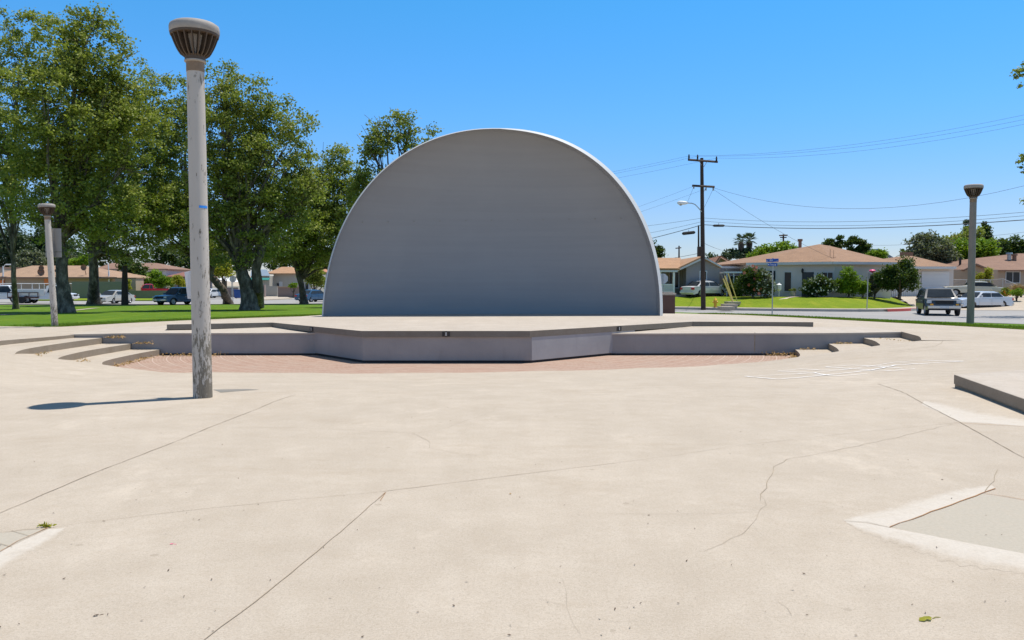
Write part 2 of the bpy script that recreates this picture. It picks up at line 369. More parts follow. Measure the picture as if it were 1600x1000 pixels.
# ------------------------------------------------------------ terrain
def tps(pts):
    P = np.array(pts, float); n = len(P)
    d = np.linalg.norm(P[:, None, :2]-P[None, :, :2], axis=2); K = np.where(d > 0, d*d*np.log(d+1e-9), 0)
    A = np.zeros((n+3, n+3)); A[:n, :n] = K+np.eye(n)*1e-3; A[:n, n] = 1; A[:n, n+1:] = P[:, :2]; A[n:, :n] = A[:n, n:].T
    c = np.linalg.solve(A, np.r_[P[:, 2], 0, 0, 0])
    def f(x, y):
        q = np.stack([np.ravel(x), np.ravel(y)], 1).astype(float)
        d = np.linalg.norm(q[:, None, :]-P[None, :, :2], axis=2); K = np.where(d > 0, d*d*np.log(d+1e-9), 0)
        return (K@c[:n]+c[n]+q@c[n+1:]).reshape(np.shape(x))
    return f
ring = [(-25,-8,0),(0,-8,0),(25,-8,0),(-25,4,0),(-12,4,0),(0,4,0),(12,4,0),(25,4,0),(-6,9,0),(6,9,0),(-12,12,0),(12,12,0),(-20,15,-.03),(20,15,0),
        (-16,19,-.03),(13,20,0),(15,24,0),(-16,24,-.06),(-15.2,27.4,-.09),(13.6,27.6,0),(-19.2,31.7,-.1),(-18.7,32.9,-.1),(-14.8,37,0),(-9.1,37.8,.15),
        (-21.9,34.3,-.1),(-12.6,28.5,-.02),(-12,29.8,0),(-9,31,.05),(7,32.5,.05),(11.6,30.2,0),(11.5,31.8,.12),(-12.6,31,.1),(13,34,.05),(12.5,43.5,0),(15,37.7,0),(17,32.8,0),(18.5,29,0),
        (0,41,.17),(0,36,.15),(8,42,.1),(0,29,-.05),(0,24,-.05),
        (-30,50,-.15),(-32,66,-.2),(-14,78,-.22),(-50,76,-.25),(-90,76,-.25),(-90,30,-.2),(-50,40,-.15),(-15,60,-.15),(13.1,45.5,-.03),(16.3,40.8,-.03),(19.2,37,-.03),(21.7,33.9,-.03),(26,22,-.02),(0,60,-.1)]
Hout = tps(ring)
NA_L = [(-15.06,27.5),(-15.35,24),(-14.95,22),(-14.3,20.6),(-13.6,19.6)]
NA_R = [(13.4,27.5),(13.1,26.3),(12.75,25),(12.0,23.4)]
N2_L = [(-14.1,27.5),(-14.05,25),(-13.85,23),(-13.5,21.8),(-12.85,20.6)]
N3_L = [(-13.1,27.5),(-13.07,25.1),(-12.9,23.5),(-12.55,22.1),(-12.0,21.2)]
N4_L = [(-12.1,27.5),(-12.1,25.8),(-11.97,23.9),(-11.75,22.9),(-11.4,22.2)]
N2_R = [(12.1,27.5),(11.85,26.2),(11.5,25.1),(11.06,24.0),(10.5,23.3)]
N3_R = [(10.9,27.5),(10.6,26.3),(10.3,25.25),(9.9,24.2),(9.4,23.5)]
N4_R = [(9.75,27.5),(9.5,26.5),(9.1,25.2),(8.7,24.4),(8.0,23.6)]
EDGE = [(-11.55,23.2),(-10.2,22.45),(-8.3,22.06),(-5.5,21.9),(-2.8,21.9),(.7,22.4),(3.7,23.2),(6.3,24.2),(8.07,25.1),(8.95,25.8)]
inn = [(-9,13,0),(-5,11.6,0),(0,11.2,0),(5,11.8,0),(9,14,0),(11,17.5,0),(12,21,0),(-12,16,0),(-13.8,19.5,0),(-6,9,0),(6,9,0),(-16,16,.1),(14,18,.1),
       (-12.85,20.6,-.2),(-12.0,21.2,-.4),(-11.4,22.2,-.6),(11.06,24.0,-.2),(9.9,24.2,-.4),(8.75,24.5,-.6),(12,23.4,-.02),
       (-14.3,24.5,-.4),(-13.4,24.7,-.6),(-12.4,24.7,-.8),(-15.2,24.5,-.3),(12.6,26,-.3),(11.5,26.2,-.5),(10.4,26.2,-.7),(9.5,26.3,-.9),
       (-14.4,27.5,-.4),(-13.4,27.5,-.65),(-12.4,27.5,-.9),(-11,27.5,-1.1),(12.5,27.5,-.35),(11.3,27.5,-.55),(10.2,27.5,-.8),(8,27.5,-1.2),
       (0,26,-1.3),(-6,26,-1.3),(5,26.3,-1.2),(-9,25,-1.2),(-4,24,-1.15),(1,24.5,-1.15)]
inn += [(x, y, -.8) for x, y in EDGE]+[(x+.0, y+.7, -.90) for x, y in EDGE[1:-1]]
inn += [(x*(.80+.2*f), 11.6+(y-11.6)*f, -.8*f) for x, y in EDGE[1:-2] for f in (.2, .4, .6, .8, .92)]
Hin = tps(inn)
PP = [*NA_L, (-11.5,15.5),(-8,12.6),(-4,11.2),(0,10.8),(5,11.3),(9,13.8),(11,17),(11.9,20.5), *NA_R[::-1]]
def sdist(x, y, poly):                    # signed distance, + outside
    P = np.array(poly); q = np.stack([np.ravel(x), np.ravel(y)], 1); d = np.full(len(q), 1e9); ins = np.zeros(len(q), bool)
    for i in range(len(P)):
        a, b = P[i], P[(i+1) % len(P)]; e = b-a; t = np.clip(((q-a)@e)/(e@e), 0, 1)
        d = np.minimum(d, np.linalg.norm(q-a-t[:, None]*e, axis=1))
        c = ((a[1] > q[:, 1]) != (b[1] > q[:, 1])) & (q[:, 0] < (b[0]-a[0])*(q[:, 1]-a[1])/(b[1]-a[1]+1e-12)+a[0]); ins ^= c
    return np.where(ins, -d, d).reshape(np.shape(x))
def H(x, y):
    x = np.asarray(x, float); y = np.asarray(y, float); ho = Hout(x, y)
    ho = np.where((y < 10.5), 0, ho*np.clip((y-10.5)/6, 0, 1))
    s = sdist(x, y, PP); hi = Hin(x, y)+np.where((y > 19), np.clip((s-.25)/.45, 0, 1)*3, 0)
    return np.where(s > 1.2, ho, np.minimum(hi, ho))
def h1(x, y): return float(H(np.array([x]), np.array([y]))[0])

CX, CY = -2.0, 27.0
edge_pts = [(12.5,43.5),(13.9,40.5),(15.2,37.7),(16.3,35),(17.2,32.8),(18.5,29.2),(19.8,24),(21,18),(26,8),(40,-10),(30,-25),(-2,-28),(-34,-25),(-45,5),(-42,25),(-30,31.5),(-21.9,33.6),(-20,32.1),(-19.2,31.8),(-18.7,32.7),
            (-16.8,35),(-14.8,36.9),(-12,37.6),(-9.1,38.0),(-4,41.5),(2,44),(7,45.2)]
lawn_pts = [(13.3,46.6),(15,43.4),(16.9,40.4),(18.2,38.2),(19.6,36.2),(21.9,33.6),(24,28),(28,20),(44,8),(60,-10),(60,-40),(-90,-40),(-92,76),(-32,76.5),(-26,77.5),(-14,80),(-11,74),(-5,62),(4,52)]
def rfun(poly):
    P = np.array(poly)-[CX, CY]
    def f(th):
        d = np.array([math.cos(th), math.sin(th)]); best = 0
        for i in range(len(P)):
            a, b = P[i], P[(i+1) % len(P)]; e = b-a; den = d[0]*e[1]-d[1]*e[0]
            if abs(den) < 1e-9: continue
            t = (a[0]*e[1]-a[1]*e[0])/den; u = (a[0]*d[1]-a[1]*d[0])/den
            if t > 0 and -1e-6 <= u <= 1+1e-6: best = max(best, t)
        return best
    return f
re_, rl_ = rfun(edge_pts), rfun(lawn_pts)
def polar(name, r0, r1, nr, nth, mat, dz=0, power=1):
    th = np.linspace(0, 2*math.pi, nth, endpoint=False); a = np.array([r0(t) for t in th]); b = np.array([r1(t) for t in th])
    s = np.linspace(0, 1, nr)**power; rr = a[None]+(b-a)[None]*s[:, None]
    x = CX+rr*np.cos(th); y = CY+rr*np.sin(th); z = H(x, y)+dz
    v = np.stack([x, y, z], -1).reshape(-1, 3)
    f = [(i*nth+j, i*nth+(j+1) % nth, (i+1)*nth+(j+1) % nth, (i+1)*nth+j) for i in range(nr-1) for j in range(nth)]
    me = bpy.data.meshes.new(name); me.from_pydata(v.tolist(), [], [q[::-1] for q in f]); me.materials.append(mat)
    bm = bmesh.new(); bm.from_mesh(me); bmesh.ops.recalc_face_normals(bm, faces=bm.faces)
    if sum(q.normal.z for q in bm.faces) < 0: bmesh.ops.reverse_faces(bm, faces=bm.faces)
    bm.to_mesh(me); bm.free()
    me.polygons.foreach_set('use_smooth', [True]*len(me.polygons))
    o = bpy.data.objects.new(name, me); COL.objects.link(o); return tag(o, kind='structure'), v, f
plaza, pv, pf = polar('plaza', lambda t: .3, re_, 200, 720, M['plaza'])
BV = BVHTree.FromPolygons([Vector(p) for p in pv], pf)
lawn, _, _ = polar('lawn', lambda t: re_(t)-.5, rl_, 60, 720, M['grass'], -.015)
def gp(px, py):                           # the paving point seen at a pixel
    hit = BV.ray_cast(cam.location, ray(px, py).normalized()); return hit[0]
def gz(x, y):
    hit = BV.ray_cast(Vector((x, y, 5)), Vector((0, 0, -1))); return hit[0].z if hit[0] else h1(x, y)

def frame(z, o, i):
    (a, b_, c, d), (e, f, g, h) = o, i
    return MB().add([(a,b_,z),(c,b_,z),(c,d,z),(a,d,z),(e,f,z),(g,f,z),(g,h,z),(e,h,z)], [(0,1,5,4),(1,2,6,5),(2,3,7,6),(3,0,4,7)])
tag(frame(-.42, (-2500,-600,2500,3500), (-30,-15,18,42)).build('ground', M['dirt'], fix=False), kind='structure')
b = frame(-.3, (-160,0,90,150), (-30,5,18,42)); tag(b.build('street', M['asphalt'], fix=False), kind='structure')

# ------------------------------------------------------------ steps, pit, retaining wall
def slab(name, inner, outer, z, mat, parent=None):   # inner nose polyline, outer polyline
    poly = list(inner)+list(outer)[::-1]
    return MB().prism(poly, -1.6, z).build(name, mat, parent)
def smoothline(pts, n=6):
    P = [Vector((*p, 0)) for p in pts]; out = []
    for i in range(len(P)-1):
        a = P[max(i-1, 0)]; b_ = P[i]; c = P[i+1]; d = P[min(i+2, len(P)-1)]
        for k in range(n):
            t = k/n; out.append(.5*((2*b_)+(-a+c)*t+(2*a-5*b_+4*c-d)*t*t+(-a+3*b_-3*c+d)*t**3))
    out.append(P[-1]); return [(p.x, p.y) for p in out]
def tiers(lab, A, N2, N3, N4, sgn, grp='concrete steps at the ends of the stage pit'):
    s = empty('terrace_steps', (0, 0, 0), label=lab, cat='steps')
    S = [smoothline(x) for x in (A, N2, N3, N4)]
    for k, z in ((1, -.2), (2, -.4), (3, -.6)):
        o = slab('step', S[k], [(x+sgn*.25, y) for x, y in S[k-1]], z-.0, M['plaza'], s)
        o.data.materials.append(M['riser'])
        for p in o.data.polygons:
            if abs(p.normal.z) < .5: p.material_index = 1
        o['label'] = ('highest', 'middle', 'lowest')[k-1]+' curved concrete step'
    # top rim of the tiers, following the walkway level
    n = len(S[0]); hs_ = [h1(x+sgn*1.3, y) if y > 21 else min(0, Hout(np.array([x]), np.array([y]))[0]) for x, y in S[0]]
    P = [[(x, y, -1.2) for x, y in S[0]], [(x, y, hs_[i]+.006) for i, (x, y) in enumerate(S[0])], [(x+sgn*1.2, y, h1(x+sgn*1.2, y)+.003) for x, y in S[0]]]
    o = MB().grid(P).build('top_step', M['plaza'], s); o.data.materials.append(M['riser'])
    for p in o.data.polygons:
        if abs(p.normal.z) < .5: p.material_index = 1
    return s
tiers('curved concrete steps fading into the ramp at the left end of the brick pit', NA_L, N2_L, N3_L, N4_L, -1)
tiers('short curved concrete steps at the right end of the brick pit', NA_R, N2_R, N3_R, N4_R, 1)
MB().prism([(-12.6,20.5),(10,21),(10,27.6),(-12.6,27.6)], -1.5, -.8).build('brick_paving', M['brick']); tag(COL.objects['brick_paving'], kind='structure')

wl = empty('retaining_wall', label='long low mauve grey retaining wall behind the brick pit, topped by pale concrete', cat='wall')
XS = np.linspace(-15.2, 13.5, 60)
hz = [float(Hout(np.array([x]), np.array([27.5]))[0]) for x in XS]
seg = lambda lo, hi: [i for i, x in enumerate(XS) if lo <= x <= hi]
for lo, hi in ((-15.3, -6.2), (3.0, 13.6)):
    ii = seg(lo, hi); P = [[(XS[i], 27.5, -.74) for i in ii], [(XS[i], 27.5, hz[i]-.045) for i in ii], [(XS[i], 27.9, hz[i]-.045) for i in ii], [(XS[i], 27.9, -.74) for i in ii], [(XS[i], 27.5, -.74) for i in ii]]
    MB().grid(P).build('wall_face', M['wallpaint'], wl)
    MB().bx(XS[ii[0]]+.3, XS[ii[-1]]-.3, 27.55, 27.85, -1.2, -.742).build('plinth', M['near_black'], wl)
for sgn_rows in (1,):
    ys = [27.47, 27.9, 28.4, 29.0, 29.7, 30.4]
    P = [[(x, 27.47, float(Hout(np.array([x]), np.array([27.5]))[0])-.045) for x in XS]]
    for y in ys: P.append([(x, y, float(Hout(np.array([x]), np.array([max(y, 27.5)]))[0])+.005) for x in XS])
    o = MB().grid(P).build('wall_top', M['stage_top'], wl, fix=False)
b = MB(); b.bx(8.35, 8.375, 27.492, 27.51, -.7, -.02); b.build('crack', M['crack'], wl)

# ------------------------------------------------------------ stage
ZT = .2
st = empty('stage', (-2, 30, 0), label='raised concrete stage platform with an angled front and thin overhanging lip', cat='stage')
LW, LK, FL, FR, RK, RW = (-12.4,28.7), (-9.05,30.2), (-4.63,24.6), (.55,24.6), (7.0,31.0), (11.5,30.5)
outl = [LW, LK, FL, FR, RK, RW, (11.75,31.5), (8.6,39.5), (0,43), (-9,37.9), (-9.6,36), (-12.7,29.6)]
def loc(o, p):                            # keep world shape under a moved parent
    o.location = -Vector(p); return o
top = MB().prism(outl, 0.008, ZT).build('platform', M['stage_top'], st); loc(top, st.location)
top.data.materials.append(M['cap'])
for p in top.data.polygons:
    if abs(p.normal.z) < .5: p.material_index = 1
def inset(p, q, d):                      # shift a segment inwards
    e = (Vector(q)-Vector(p)).normalized(); n = Vector((-e.y, e.x)); return n*d
base = [(-7.0,27.75),(-4.60,24.68),(.614,24.68),(4.366,28.4),(3.2,29),(-6.3,29)]
bw_ = loc(MB().prism(base, -.72, .004).build('base_wall', M['wallpaint'], st), st.location); bw_.data.materials.append(M['worn_lit_wall'])
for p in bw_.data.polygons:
    if p.normal.x > .5 and p.normal.y < -.5: p.material_index = 1  # sun-facing facet: wear plus sunlight put into the colour
base2 = [(-6.9,27.75),(-4.57,24.74),(.57,24.74),(4.2,28.4),(3.2,29),(-6.2,29)]
loc(MB().prism(base2, -1.2, -.722).build('plinth', M['near_black'], st), st.location)
lip = [(-7.3,28.0),(-4.615,24.64),(.535,24.64),(3.9,28.4),(3.2,29),(-6.3,29)]
for (px, Y, ang) in ((487,27.3,-.90),(697,24.59,0),(967,27.85,.85)):
    p = at(px, 518, Y); d = Matrix.Rotation(ang, 4, 'Z')
    if ang: # slide onto the diagonal face
        a, c = (Vector(LK), Vector(FL)) if ang < 0 else (Vector(FR), Vector(RK))
        best = min((abs(((a+(c-a)*t).x/(a+(c-a)*t).y)-((px-800)/F)), t) for t in [i/400 for i in range(401)]); q = a+(c-a)*best[1]
        e = (c-a).normalized(); ang = math.atan2(e.y, e.x); p = Vector((q.x, q.y, 0))
    n = Vector((math.sin(ang), -math.cos(ang), 0))
    b = MB(); c = Vector((p.x, p.y, .105))+n*.012
    for k in (-.09, .09):
        b.box(c+Vector((math.cos(ang), math.sin(ang), 0))*k, (.05, .03, .15), rz=ang)
    b.box(c+n*.003, (.07, .02, .17), rz=ang)
    loc(b.build('bracket', M['near_black'], st), st.location)
    b = MB(); b.box(c+n*.016, (.045, .01, .11), rz=ang); loc(b.build('bracket_plate', M['metal'], st), st.location)

# ------------------------------------------------------------ band shell
SB = Vector((-.77, 36.3, ZT+.004)); SU = Vector((.9975, .0709, 0)); SN = Vector((.0709, -.9975, 0))
RW_, HH, EX, LEAN, DEP = 7.75, 8.66, 2.18, 1.0, 2.9
def spt(phi, k, extra=0):
    c, s = abs(math.cos(phi))**(2/EX), max(0, math.sin(phi))**(2/EX); x = math.copysign(c, math.cos(phi))*RW_*k; z = s*HH*k
    x += .28*(z/HH)
    lean = LEAN*(z/HH)
    dep = DEP*(1-min(k, 1)**2.6)**.62 if k < 1 else 0
    return SU*x+Vector((0, 0, z))-SN*(lean+dep+extra)
sh = empty('band_shell', SB, label='large grey half-dome concrete band shell standing on the stage', cat='band shell')
NP = 96; ph = [math.pi*i/NP for i in range(NP+1)]; ks = [1-.0, .995, .985, .97, .95, .92, .88, .83, .77, .7, .6, .5, .4, .3, .2, .1, .001]
def bandw(p):  # width of the outer bevel
    c = math.cos(p); return .035+.22*max(0, c)**.6*(1-.30*max(0, c)**8) + .04*max(0, -c)
inner = [[spt(p, k*(1-0)) for p in ph] for k in ks]
# shrink inner rim by band width
def rimpt(p, out, back):
    q = spt(p, 1); t = Vector((math.cos(p), 0, math.sin(p))); d = (SU*t.x+Vector((0, 0, t.z)))
    return q+d*out-SN*back
inner[0] = [rimpt(p, -bandw(p)*.75, 0) for p in ph]
inner[1] = [spt(p, .995-bandw(p)*.1) - SN*.0 for p in ph]
MB().grid(inner).build('inner_shell', M['shell'], sh, smooth=35)
rimg = [[rimpt(p, -bandw(p)*.75, 0) for p in ph], [rimpt(p, bandw(p)*.25, bandw(p)*1.15) for p in ph]]
MB().grid(rimg).build('rim', M['rim'], sh, smooth=60)
outer = [[rimpt(p, bandw(p)*.25, bandw(p)*1.15) for p in ph]]+[[spt(p, k*1.0, .38)+SU*0 for p in ph] for k in (.99, .95, .88, .77, .6, .4, .2, .001)]
MB().grid(outer).build('outer_shell', M['rim'], sh, smooth=35)
for i in range(11):                       # row of small fixings across the inside
    px = 566+(970-566)*i/10; py = 347-(i/10)*6
    hit = None
    o = COL.objects['inner_shell']; 
    if i == 0:
        IB = BVHTree.FromPolygons([v.co+SB for v in o.data.vertices], [tuple(p.vertices) for p in o.data.polygons])
    hit = IB.ray_cast(cam.location, ray(px, py).normalized())
    if hit[0]:
        n = hit[1] if hit[1].y < 0 else -hit[1]
        b = MB(); b.tube([hit[0]-SB-n*.02, hit[0]-SB+n*.03], .03, 8); b.build('bolt', M['signback'], sh)

# ------------------------------------------------------------ brown bin behind the shell
p = at(1043, 489, 40.6)
bn = empty('trash_bin', (p.x, p.y, gz(p.x, p.y)), label='square brown litter bin with a grey lid beside the right foot of the band shell', cat='litter bin')
MB().bx(-.32, .32, -.32, .32, .03, 1.0).build('bin_body', M['brownbin'], bn, bevel=.02)
MB().bx(-.36, .36, -.36, .36, 1.0, 1.1).bx(-.25, .25, -.25, .25, 1.1, 1.16).build('lid', M['cap_grey'], bn, bevel=.015)

# ------------------------------------------------------------ lamp posts
def make_lamp(loc_, label, hpole=4.60):
    L = empty('lamp_post', loc_, label=label, cat='lamp post', group='concrete park lamp posts with ribbed bowl heads')
    n = 9; rad = [.132+(.118-.132)*i/(n-1) for i in range(n)]
    MB().tube([(0, 0, -.1+(hpole+.1)*i/(n-1)) for i in range(n)], rad, 32).build('pole', M['pole'], L, smooth=50)
    MB().lathe([(.115, 0), (.122, .0), (.122, .13), (.112, .135)], 28, (0, 0, hpole)).build('collar', M['bronze2'], L, smooth=40)
    MB().lathe([(.13, 0), (.145, .012), (.145, .028), (.13, .035)], 28, (0, 0, hpole+.13)).build('ring', M['cap_grey'], L, smooth=40)
    z0 = hpole+.155; b = MB()
    b.lathe([(.10, -.02), (.135, 0), (.14, .05), (.15, .07), (.11, .075)], 28, (0, 0, z0))
    for k in range(19):                  # curved fins of the bowl
        t = 2*math.pi*k/19; c, s = math.cos(t), math.sin(t); prof = []
        for i in range(9):
            f = i/8; ro = .148+(.322-.148)*f**.58; ri = max(.08, ro-.10); prof.append((ro, ri, z0+.05+.31*f))
        for i in range(8):
            (a0, b0, c0), (a1, b1, c1) = prof[i], prof[i+1]; hw = .0085
            q = []
            for (r_, z_) in ((a0, c0), (b0, c0), (b1, c1), (a1, c1)):
                for sg in (-1, 1): q.append((r_*c-s*hw*sg, r_*s+c*hw*sg, z_))
            b.add(q, [(0, 2, 4, 6), (1, 7, 5, 3), (0, 1, 3, 2), (2, 3, 5, 4), (4, 5, 7, 6), (6, 7, 1, 0)])
    b.lathe([(.29, .335), (.322, .34), (.328, .37), (.30, .375)], 40, (0, 0, z0))
    b.build('ribbed_bowl', M['bronze'], L)
    MB().lathe([(.06, .09), (.075, .15), (.16, .24), (.17, .35), (.10, .355)], 24, (0, 0, z0)).build('lens', M['lens'], L, smooth=40)
    MB().lathe([(.045, .07), (.06, .22), (.0, .24)], 16, (0, 0, z0)).build('lamp_holder', M['black'], L, smooth=40)
    prof = [(.322, .37), (.334, .385), (.336, .45), (.326, .485), (.29, .51), (.17, .525), (.0, .53)]
    o = MB().lathe(prof, 40, (0, 0, z0), cap=False).build('cap', M['cap_grey'], L, smooth=50)
    return L
p = gp(317, 621)
LP = Vector((p.x, p.y, p.z))
lamp = make_lamp(LP, 'tall near lamp post with peeling off-white paint and a taped notice')
lamp.rotation_euler = (0, R(-.35), 0)
LPL = on(86, 510.5, -.1); LPR = on(1516, 504.5, 0.0)
for q, lab, rot, sc_ in ((LPL, 'distant lamp post at the left lawn edge with a sign back fixed behind it', (0, R(-2.6), 0), .955),
                    (LPR, 'distant grey lamp post on the grass strip by the street at the right', (0, 0, R(40)), 1.115)):
    c = copy_tree(lamp); c.location = q
    for o_ in list(COL.objects):
        if o_.parent != c: continue
        if o_.name.startswith('pole') and q == LPR: o_.data = o_.data.copy(); o_.data.materials[0] = M['greypole']
        if o_.name.startswith('tape'): bpy.data.objects.remove(o_)
    c.rotation_euler = rot; c['label'] = lab; c.scale = (sc_,)*3
b = MB(); b.lathe([(.1235, 0), (.1265, .0), (.1265, .035), (.1235, .035)], 32, (0, 0, 0), cap=False)
tp = MB()
for i in range(-4, 3):
    a0, a1 = R(-70+i*9+40), R(-70+(i+1)*9+40)
    tp.add([(.1265*math.cos(a0), .1265*math.sin(a0), 0), (.1265*math.cos(a1), .1265*math.sin(a1), 0), (.1265*math.cos(a1), .1265*math.sin(a1), .035), (.1265*math.cos(a0), .1265*math.sin(a0), .035)], [(0, 1, 2, 3)])
t_ = tp.build('tape', M['tape'], lamp); t_.location = (0, 0, at(317, 326, LP.y).z-LP.z)
# paper notice on the far side of the near pole
a = at(284, 421, LP.y+.13); 
nz0, nz1 = at(294, 467, LP.y+.13).z, a.z
nb = empty('paper_notice', (LP.x-.12, LP.y+.13, nz0), label='white paper notice taped behind the near lamp post, its edge sticking out', cat='notice')
g = []
for i in range(7):
    u = i/6; g.append([(-.175+.30*u+.04*(1-v), .02+.05*math.sin(u*3), (nz1-nz0)*v-(.04*(1-u)-.06*u)*v+.0) for v in (0, .25, .5, .75, 1)])
o = MB().grid(g).build('sheet', M['paper'], nb, fix=False); sol = o.modifiers.new('thickness', 'SOLIDIFY'); sol.thickness = .004
b = MB()
b.add([(-.075,.036,.05),(-.03,.037,.05),(-.075,.036,.07),(0,.037,.08),(-.075,.036,.12),(-.02,.037,.13),(-.07,.036,.2),(-.03,.037,.21),(-.07,.036,.3),(-.02,.037,.3),(-.07,.036,.40),(-.04,.037,.41)], [(0,1,3,2),(2,3,5,4)])
b.build('writing', M['ink'], nb)['kind'] = 'stuff'
# sign seen from behind at the left lamp
sg = empty('sign_board', (LPL.x, LPL.y+.2, LPL.z), label='grey back of a two-panel metal sign fixed behind the left lamp post', cat='sign')
s0, s1, s2 = at(70, 357, LPL.y+.2), at(96, 393.5, LPL.y+.2), at(96, 402, LPL.y+.2)
MB().bx(s0.x-LPL.x, s1.x-LPL.x, 0, .02, s1.z-LPL.z+.01, s0.z-LPL.z).build('panel', M['signback'], sg, bevel=.004)
MB().bx(s0.x-LPL.x, s1.x-LPL.x, .003, .022, s2.z-LPL.z, s1.z-LPL.z-.008).build('lower_panel', M['signback'], sg, bevel=.004)
MB().bx(s0.x-LPL.x+.3, s0.x-LPL.x+.36, -.04, .0, s2.z-LPL.z, s0.z-LPL.z).build('channel', M['metal'], sg)

# ------------------------------------------------------------ marks on the paving
def strips(name, lines, mat, dz=.004, kind='structure', jit=0, rnd=3):
    rg = random.Random(rnd); b = MB()
    for pts, w in lines:
        W = [gp(*p) for p in pts]; W = [p for p in W if p]
        path = []
        for i in range(len(W)-1):
            n = max(1, int((W[i+1]-W[i]).length/.12))
            for k in range(n): path.append(W[i].lerp(W[i+1], k/n))
        path.append(W[-1]); vs = []
        for i, p in enumerate(path):
            d = path[min(i+1, len(path)-1)]-path[max(0, i-1)]; d.z = 0; d.normalize(); nn = Vector((-d.y, d.x, 0))
            j = nn*(rg.uniform(-jit, jit)+jit*2.2*math.sin(i*1.9)*rg.random()); ww = w/2*rg.uniform(.55, 1.25)
            for s in (-1, 1):
                q = p+j+nn*ww*s*(.5 if name == 'pavement_crack' else .62); vs.append((q.x, q.y, gz(q.x, q.y)+dz))
        b.add(vs, [(2*i, 2*i+1, 2*i+3, 2*i+2) for i in range(len(path)-1)])
    o = b.build(name, mat, fix=False); return tag(o, kind=kind) if kind else o
strips('expansion_joint', [([(0,802),(140,742),(275,690),(330,667),(400,640),(462,617)], .012), ([(318,1002),(420,924),(520,842),(602,770)], .009),
    ([(600,768),(800,743),(900,731),(960,724)], .009), ([(1372,600),(1445,632),(1500,660),(1600,716)], .016),
    ([(860,612),(1000,607),(1130,603)], .014)], M['joint'], jit=.002)
strips('faint_joint', [([(74,826),(130,817),(300,797),(450,782),(602,768)], .005), ([(960,724),(1060,711),(1150,697),(1300,680),(1500,660)], .005), ([(1130,603),(1372,600),(1488,587)], .012),
    ([(340,667),(470,669),(590,674),(640,677)], .006), ([(0,607),(67,612),(180,616),(300,622)], .008), ([(1435,518.5),(1462,523),(1475,530),(1470,537),(1462,541),(1400,549),(1345,553)], .03)], M['crack'], .003, jit=.003)
CR = [([(1488,663),(1400,684),(1330,699),(1270,711),(1229,718),(1210,730),(1204,745),(1196,756),(1199,763),(1190,772),(1187,782)], .008),
      ([(1187,772),(1193,782),(1198,790),(1190,796),(1186,803),(1175,820),(1160,835),(1130,850),(1100,862)], .004),
      ([(950,803),(1010,804),(1080,803),(1140,802),(1185,801)], .004), ([(645,677),(668,688),(672,700),(700,706),(745,712)], .006), ([(655,677),(700,668),(735,655),(770,644),(775,635)], .005),
      ([(880,905),(882,925),(888,950),(897,975),(905,995)], .002), ([(840,935),(882,948)], .003), ([(1215,940),(1230,950),(1238,962)], .004), ([(1558,734),(1553,752),(1540,768)], .01),
      ([(1320,814),(1355,817),(1370,820),(1390,824)], .007), ([(0,833),(38,828),(74,826)], .010), ([(18,830),(45,838)], .008), ([(0,850),(16,856)], .008), ([(60,736),(30,740),(35,732),(58,730)], .004), ([(945,970),(972,973)], .003),
      ([(1310,889),(1360,892)], .003), ([(1020,751),(1050,752)], .004), ([(890,706),(850,700)], .003)]
strips('pavement_crack', CR, M['crack'], .0045, jit=.006)
strips('rusty_joint', [([(1390,824),(1440,806),(1500,784),(1535,771),(1556,764)], .016), ([(1535,771),(1570,776),(1602,782)], .012), ([(1490,661),(1530,663),(1602,667)], .012), ([(0,863),(30,846),(74,825)], .012),
      ([(590,780),(602,770),(594,783)], .006)], M['rust'], .005, jit=.003)
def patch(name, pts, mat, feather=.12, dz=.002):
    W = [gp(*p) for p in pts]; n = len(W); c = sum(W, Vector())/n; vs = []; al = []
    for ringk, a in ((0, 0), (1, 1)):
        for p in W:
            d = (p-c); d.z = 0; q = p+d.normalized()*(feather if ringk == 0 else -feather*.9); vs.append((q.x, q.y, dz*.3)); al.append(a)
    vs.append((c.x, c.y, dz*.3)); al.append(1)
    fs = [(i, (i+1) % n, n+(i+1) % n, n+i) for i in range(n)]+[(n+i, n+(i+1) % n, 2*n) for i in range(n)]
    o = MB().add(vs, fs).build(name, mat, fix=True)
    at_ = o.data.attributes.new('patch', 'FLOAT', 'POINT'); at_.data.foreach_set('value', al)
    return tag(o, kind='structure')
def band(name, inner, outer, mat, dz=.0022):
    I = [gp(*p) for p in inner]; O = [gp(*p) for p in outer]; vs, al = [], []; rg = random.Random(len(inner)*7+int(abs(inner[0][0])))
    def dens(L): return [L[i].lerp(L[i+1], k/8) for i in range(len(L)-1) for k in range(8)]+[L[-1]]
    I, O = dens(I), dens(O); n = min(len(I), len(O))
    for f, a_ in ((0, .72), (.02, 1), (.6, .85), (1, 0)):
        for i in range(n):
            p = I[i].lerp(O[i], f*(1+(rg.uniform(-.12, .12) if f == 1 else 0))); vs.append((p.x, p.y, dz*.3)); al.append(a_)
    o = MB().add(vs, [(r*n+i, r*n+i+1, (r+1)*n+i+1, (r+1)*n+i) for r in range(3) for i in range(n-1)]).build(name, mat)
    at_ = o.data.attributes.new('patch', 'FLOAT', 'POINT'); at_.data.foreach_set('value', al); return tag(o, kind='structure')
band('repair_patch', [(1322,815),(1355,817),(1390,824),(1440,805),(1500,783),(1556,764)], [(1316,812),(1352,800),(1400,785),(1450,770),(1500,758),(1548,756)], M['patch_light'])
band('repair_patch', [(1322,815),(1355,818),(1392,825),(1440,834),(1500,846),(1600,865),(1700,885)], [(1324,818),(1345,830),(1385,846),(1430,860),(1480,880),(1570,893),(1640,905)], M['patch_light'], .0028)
patch('repair_slab', [(1392,823),(1440,806),(1535,772),(1640,790),(1760,815),(1700,880),(1600,865),(1500,846),(1440,834)], M['patch_grey'], .005, .0015)
